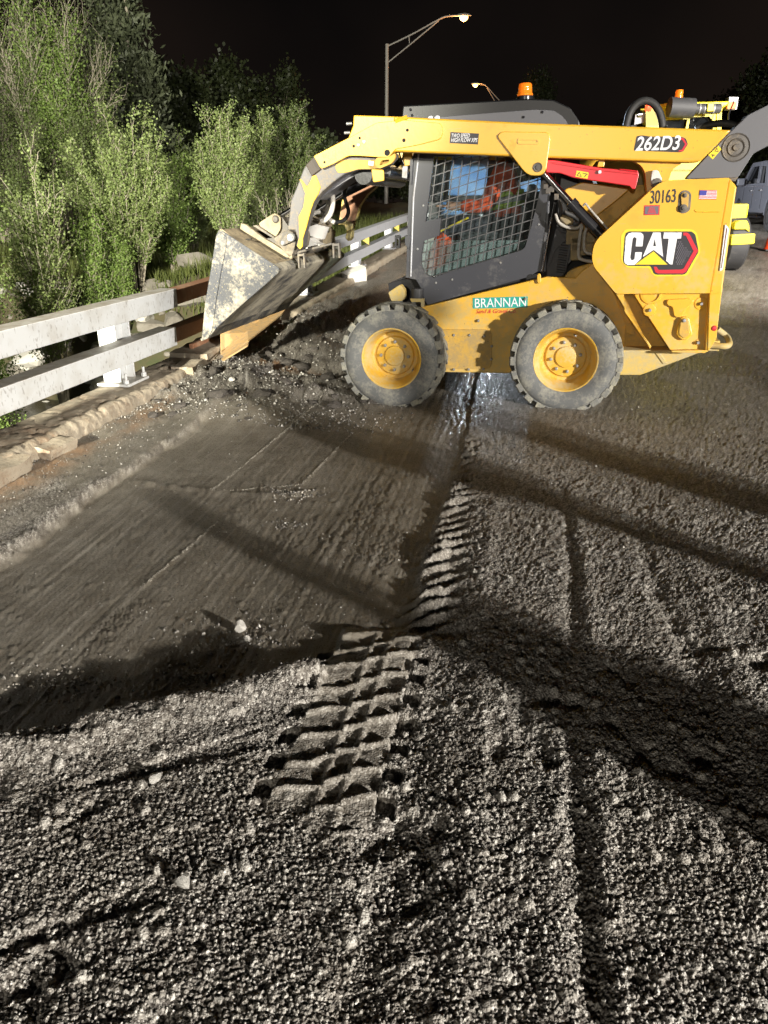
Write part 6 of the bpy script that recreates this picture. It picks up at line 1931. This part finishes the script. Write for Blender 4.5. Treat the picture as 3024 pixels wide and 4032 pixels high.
yplate('duct_bracket', [(945, 225), (1005, 225), (1010, 310), (935, 315)], MY - .36, MY - .33, M['machine_yellow'])
ytube('beacon_rod', [wy(705, 340), wy(702, 190)], .02, M['bolt'], 8, MY - .1)
yplate('beacon_plate', [(630, 192), (745, 192), (740, 207), (640, 207)], MY - .25, MY + .05, M['black'])
x_, z_ = wy(697, 198)
lathe('beacon_lens', [(.07, 0), (.07, .03), (.062, .12), (.065, .15), (.055, .18), (0, .18)], M['amber'], YM, n=20, axis='Z', c=(x_, MY - .1, z_))
x_, z_ = wy(1275, 210)
box('turn_lamp', (x_ - .07, MY - .05, z_ - .09), (x_ + .09, MY + .1, z_ + .10), M['bolt'], YM)
box('turn_lamp_lens', (x_ - .09, MY - .08, z_ - .08), (x_ + .06, MY - .052, z_ + .02), M['tail_orange'], YM)
ytube('lamp_arm', [wy(1240, 200), wy(1185, 330), wy(1180, 420)], .012, M['black'], 6)
yplate('inner_cab', [(380, 240), (560, 230), (570, 380), (500, 420), (400, 440)], MY + .3, MY + .33, M['machine_yellow'])
yplate('pale_sheet', [(300, 310), (400, 290), (385, 400), (285, 420)], MY + .15, MY + .16, M['white'])  # flat white sheet left of the cab window
yplate('dark_cowl', [(230, 330), (380, 400), (560, 440), (560, 640), (220, 640)], MY + .3, MY + .9, M['dark_glass'])
ytube('work_lamp', [wy(340, 255), wy(385, 262)], .07, M['tail'], 12)
ytube('work_lamp', [wy(245, 335), wy(285, 335)], .05, M['chrome'], 12)
# frame, fenders and tyres
REG['t1'] = (2824, 550, 200 / 737)
yplate('bumper', [(212, 1385), (555, 1362), (545, 1500), (510, 1515), (198, 1532)], MY - .9, MY - .75, M['machine_yellow'], yref=MY - .9, reg='t1')
yplate('fender', [(240, 1210), (300, 1175), (415, 1170), (450, 1240), (450, 1345), (400, 1300), (228, 1302)], MY - .45, MY + .3, M['machine_yellow'], yref=MY - .4, reg='t1')
def far_tyre(name, x, y, r, w, parent, m):
    return lathe(name, [(r * .5, -w / 2), (r * .9, -w / 2), (r, -w * .38), (r, w * .38), (r * .9, w / 2), (r * .5, w / 2)], m, parent, n=40, c=(0, 0, 0), caps=(True, True))
xb, _ = wy(165, 1900, 't1', MY); xe, _ = wy(440, 1600, 't1', MY)
for xx in ((xb + xe) / 2 - .16, (xb + xe) / 2 - 2.0):
    for yy in (MY, MY + 2.6):
        o = far_tyre('tyre', 0, 0, .47, .36, YM, M['plastic'])
        o.location = (xx, yy, .47 + float(grade(np.array([xy2st(xx, yy)[0]]))[0])); o.rotation_euler = (0, 0, math.pi / 2 - RD * .6)
        h_ = lathe('wheel_hub', [(.24, -.15), (.20, -.10), (.1, -.08), (0, -.08)], M['machine_yellow'], o, n=24)
        h2 = lathe('wheel_hub', [(.24, .15), (.20, .10), (.1, .08), (0, .08)], M['machine_yellow'], o, n=24)
gz = float(grade(np.array([15.]))[0])
box('chassis', (xb - 1.75, MY - .2, gz + .55), (xb + .1, MY + 3.6, gz + 1.15), M['machine_yellow'], YM, bevel=.03)
box('engine_cover', (xb - 1.6, MY + .1, gz + 1.15), (xb - .25, MY + 1.6, gz + 1.8), M['machine_yellow'], YM, bevel=.05)

# ------------------------------------------------------------------ grey pickup parked along the road
PX, PY = 11.15, 24.0
pz = float(grade(np.array([26.]))[0])
PK = empty('pickup_truck', (PX, PY, pz), -RD + math.pi / 2)     # local +X forward (away), +Y left side... mirrored below
tag(PK, 'grey crew cab pickup truck parked facing away at the right edge', 'pickup')
def pk_plate(name, pts, y0, y1, m, bevel=.03, holes=None): return plate(name, pts, y0, y1, m, PK, bevel=bevel, holes=holes)
# local X forward from the rear axle, local Y to the left (towards the loader), Z up
prof = [(-1.25, .62), (-1.25, 1.22), (.95, 1.24), (1.0, 1.28), (1.35, 1.92), (1.9, 1.98), (3.1, 1.95), (3.95, 1.34), (5.0, 1.22), (5.15, .95), (5.15, .55), (4.65, .5), (4.6, .62)]
arch = lambda cx: [(cx + .52 * math.cos(a), .42 + .50 * math.sin(a)) for a in [math.pi * k / 10 for k in range(11)]]
low_ = [(5.15, .95), (5.15, .55), (4.30, .5)] + arch(3.75) + [(3.2, .5), (.55, .5)] + arch(0)[0:] + [(-1.2, .5)]
body = [(-1.25, 1.22), (.95, 1.24), (3.95, 1.32), (4.9, 1.22)] + low_
pk_plate('body', body, -1.97, -.02, M['truck_paint'], bevel=.04)
cabw = [(.92, 1.23), (1.15, 1.85), (1.35, 1.93), (2.9, 1.93), (3.1, 1.87), (3.95, 1.30)]
win1 = [(1.20, 1.34), (1.34, 1.80), (1.95, 1.84), (1.95, 1.34)]
win2 = [(2.10, 1.34), (2.10, 1.84), (2.85, 1.83), (3.45, 1.42), (3.45, 1.34)]
pk_plate('cab_side_frame', cabw, -.16, -.10, M['truck_paint'], holes=[win1, win2])
pk_plate('cab_side_frame', cabw, -1.90, -1.84, M['truck_paint'], holes=[win1, win2])
pk_plate('window_glass', [(1.15, 1.30), (1.30, 1.86), (2.9, 1.86), (3.6, 1.34)], -.19, -.17, M['dark_glass'], bevel=0)
pk_plate('window_glass', [(1.15, 1.30), (1.30, 1.86), (2.9, 1.86), (3.6, 1.34)], -1.83, -1.81, M['dark_glass'], bevel=0)
pk_plate('roof', [(1.25, 1.905), (1.4, 1.96), (2.9, 1.96), (3.1, 1.90), (2.9, 1.925), (1.4, 1.925)], -1.90, -.10, M['truck_paint'], bevel=.01)
for cx in (0, 3.75):
    for yy in (-.16, -1.84):
        w = far_tyre('wheel', 0, 0, .42, .27, PK, M['plastic']); w.location = (cx, yy, .42)
        lathe('rim', [(.25, .10), (.23, .14), (.12, .12), (.0, .13)], M['void'], w, n=20)
for a_ in (1.0, 2.03, 3.2):
    box('door_seam', (a_, -.022, .62), (a_ + .012, -.014, 1.24), M['void'], PK, bevel=0)
box('door_handle', (1.15, -.02, 1.12), (1.32, .01, 1.15), M['chrome'], PK)
box('door_handle', (2.2, -.02, 1.12), (2.37, .01, 1.15), M['chrome'], PK)
box('side_mirror', (3.3, -.04, 1.30), (3.42, .20, 1.52), M['truck_paint'], PK, bevel=.03)
box('running_board', (.7, -.04, .36), (3.1, .06, .41), M['black'], PK)
box('tail_light', (-1.262, -.32, .85), (-1.22, -.06, 1.15), M['tail'], PK)
PK.scale = (1, 1, 1)

# ------------------------------------------------------------------ traffic cone at the right edge
cp = ground_pt(1658, 541)[0]
CN = empty('traffic_cone', (cp.x + .06, cp.y, cp.z)); tag(CN, 'orange traffic cone standing at the right edge below the pickup', 'traffic cone')
box('cone_base', (-.19, -.19, 0), (.19, .19, .03), M['plastic'], CN)
lathe('cone_body', [(.15, .03), (.13, .06), (.035, .72), (.025, .72)], M['cone'], CN, n=28, axis='Z', caps=(False, True))
lathe('reflective_collar', [(.099, .27), (.080, .38)], M['white'], CN, n=28, axis='Z')

# small red lamp far away between the trees
x, y = w_at(873 , 60, 1); p = at_y(*S(873, 386), 60)
RL = empty('marker_lamp', (p.x, p.y, .8)); tag(RL, 'tiny red lamp on a post glowing far off between arm and cab', 'lamp')
tube('post', [(0, 0, 0), (0, 0, p.z - .8)], .04, M['black'], RL, 6)
bm = bmesh.new(); bmesh.ops.create_uvsphere(bm, u_segments=10, v_segments=8, radius=.10, matrix=Matrix.Translation((0, -.06, p.z - .8))); finish('lens', bm, M['tail'], RL, smooth=True)
print('tris', sum(len(o.data.polygons) for o in bpy.data.objects if o.type == 'MESH'))
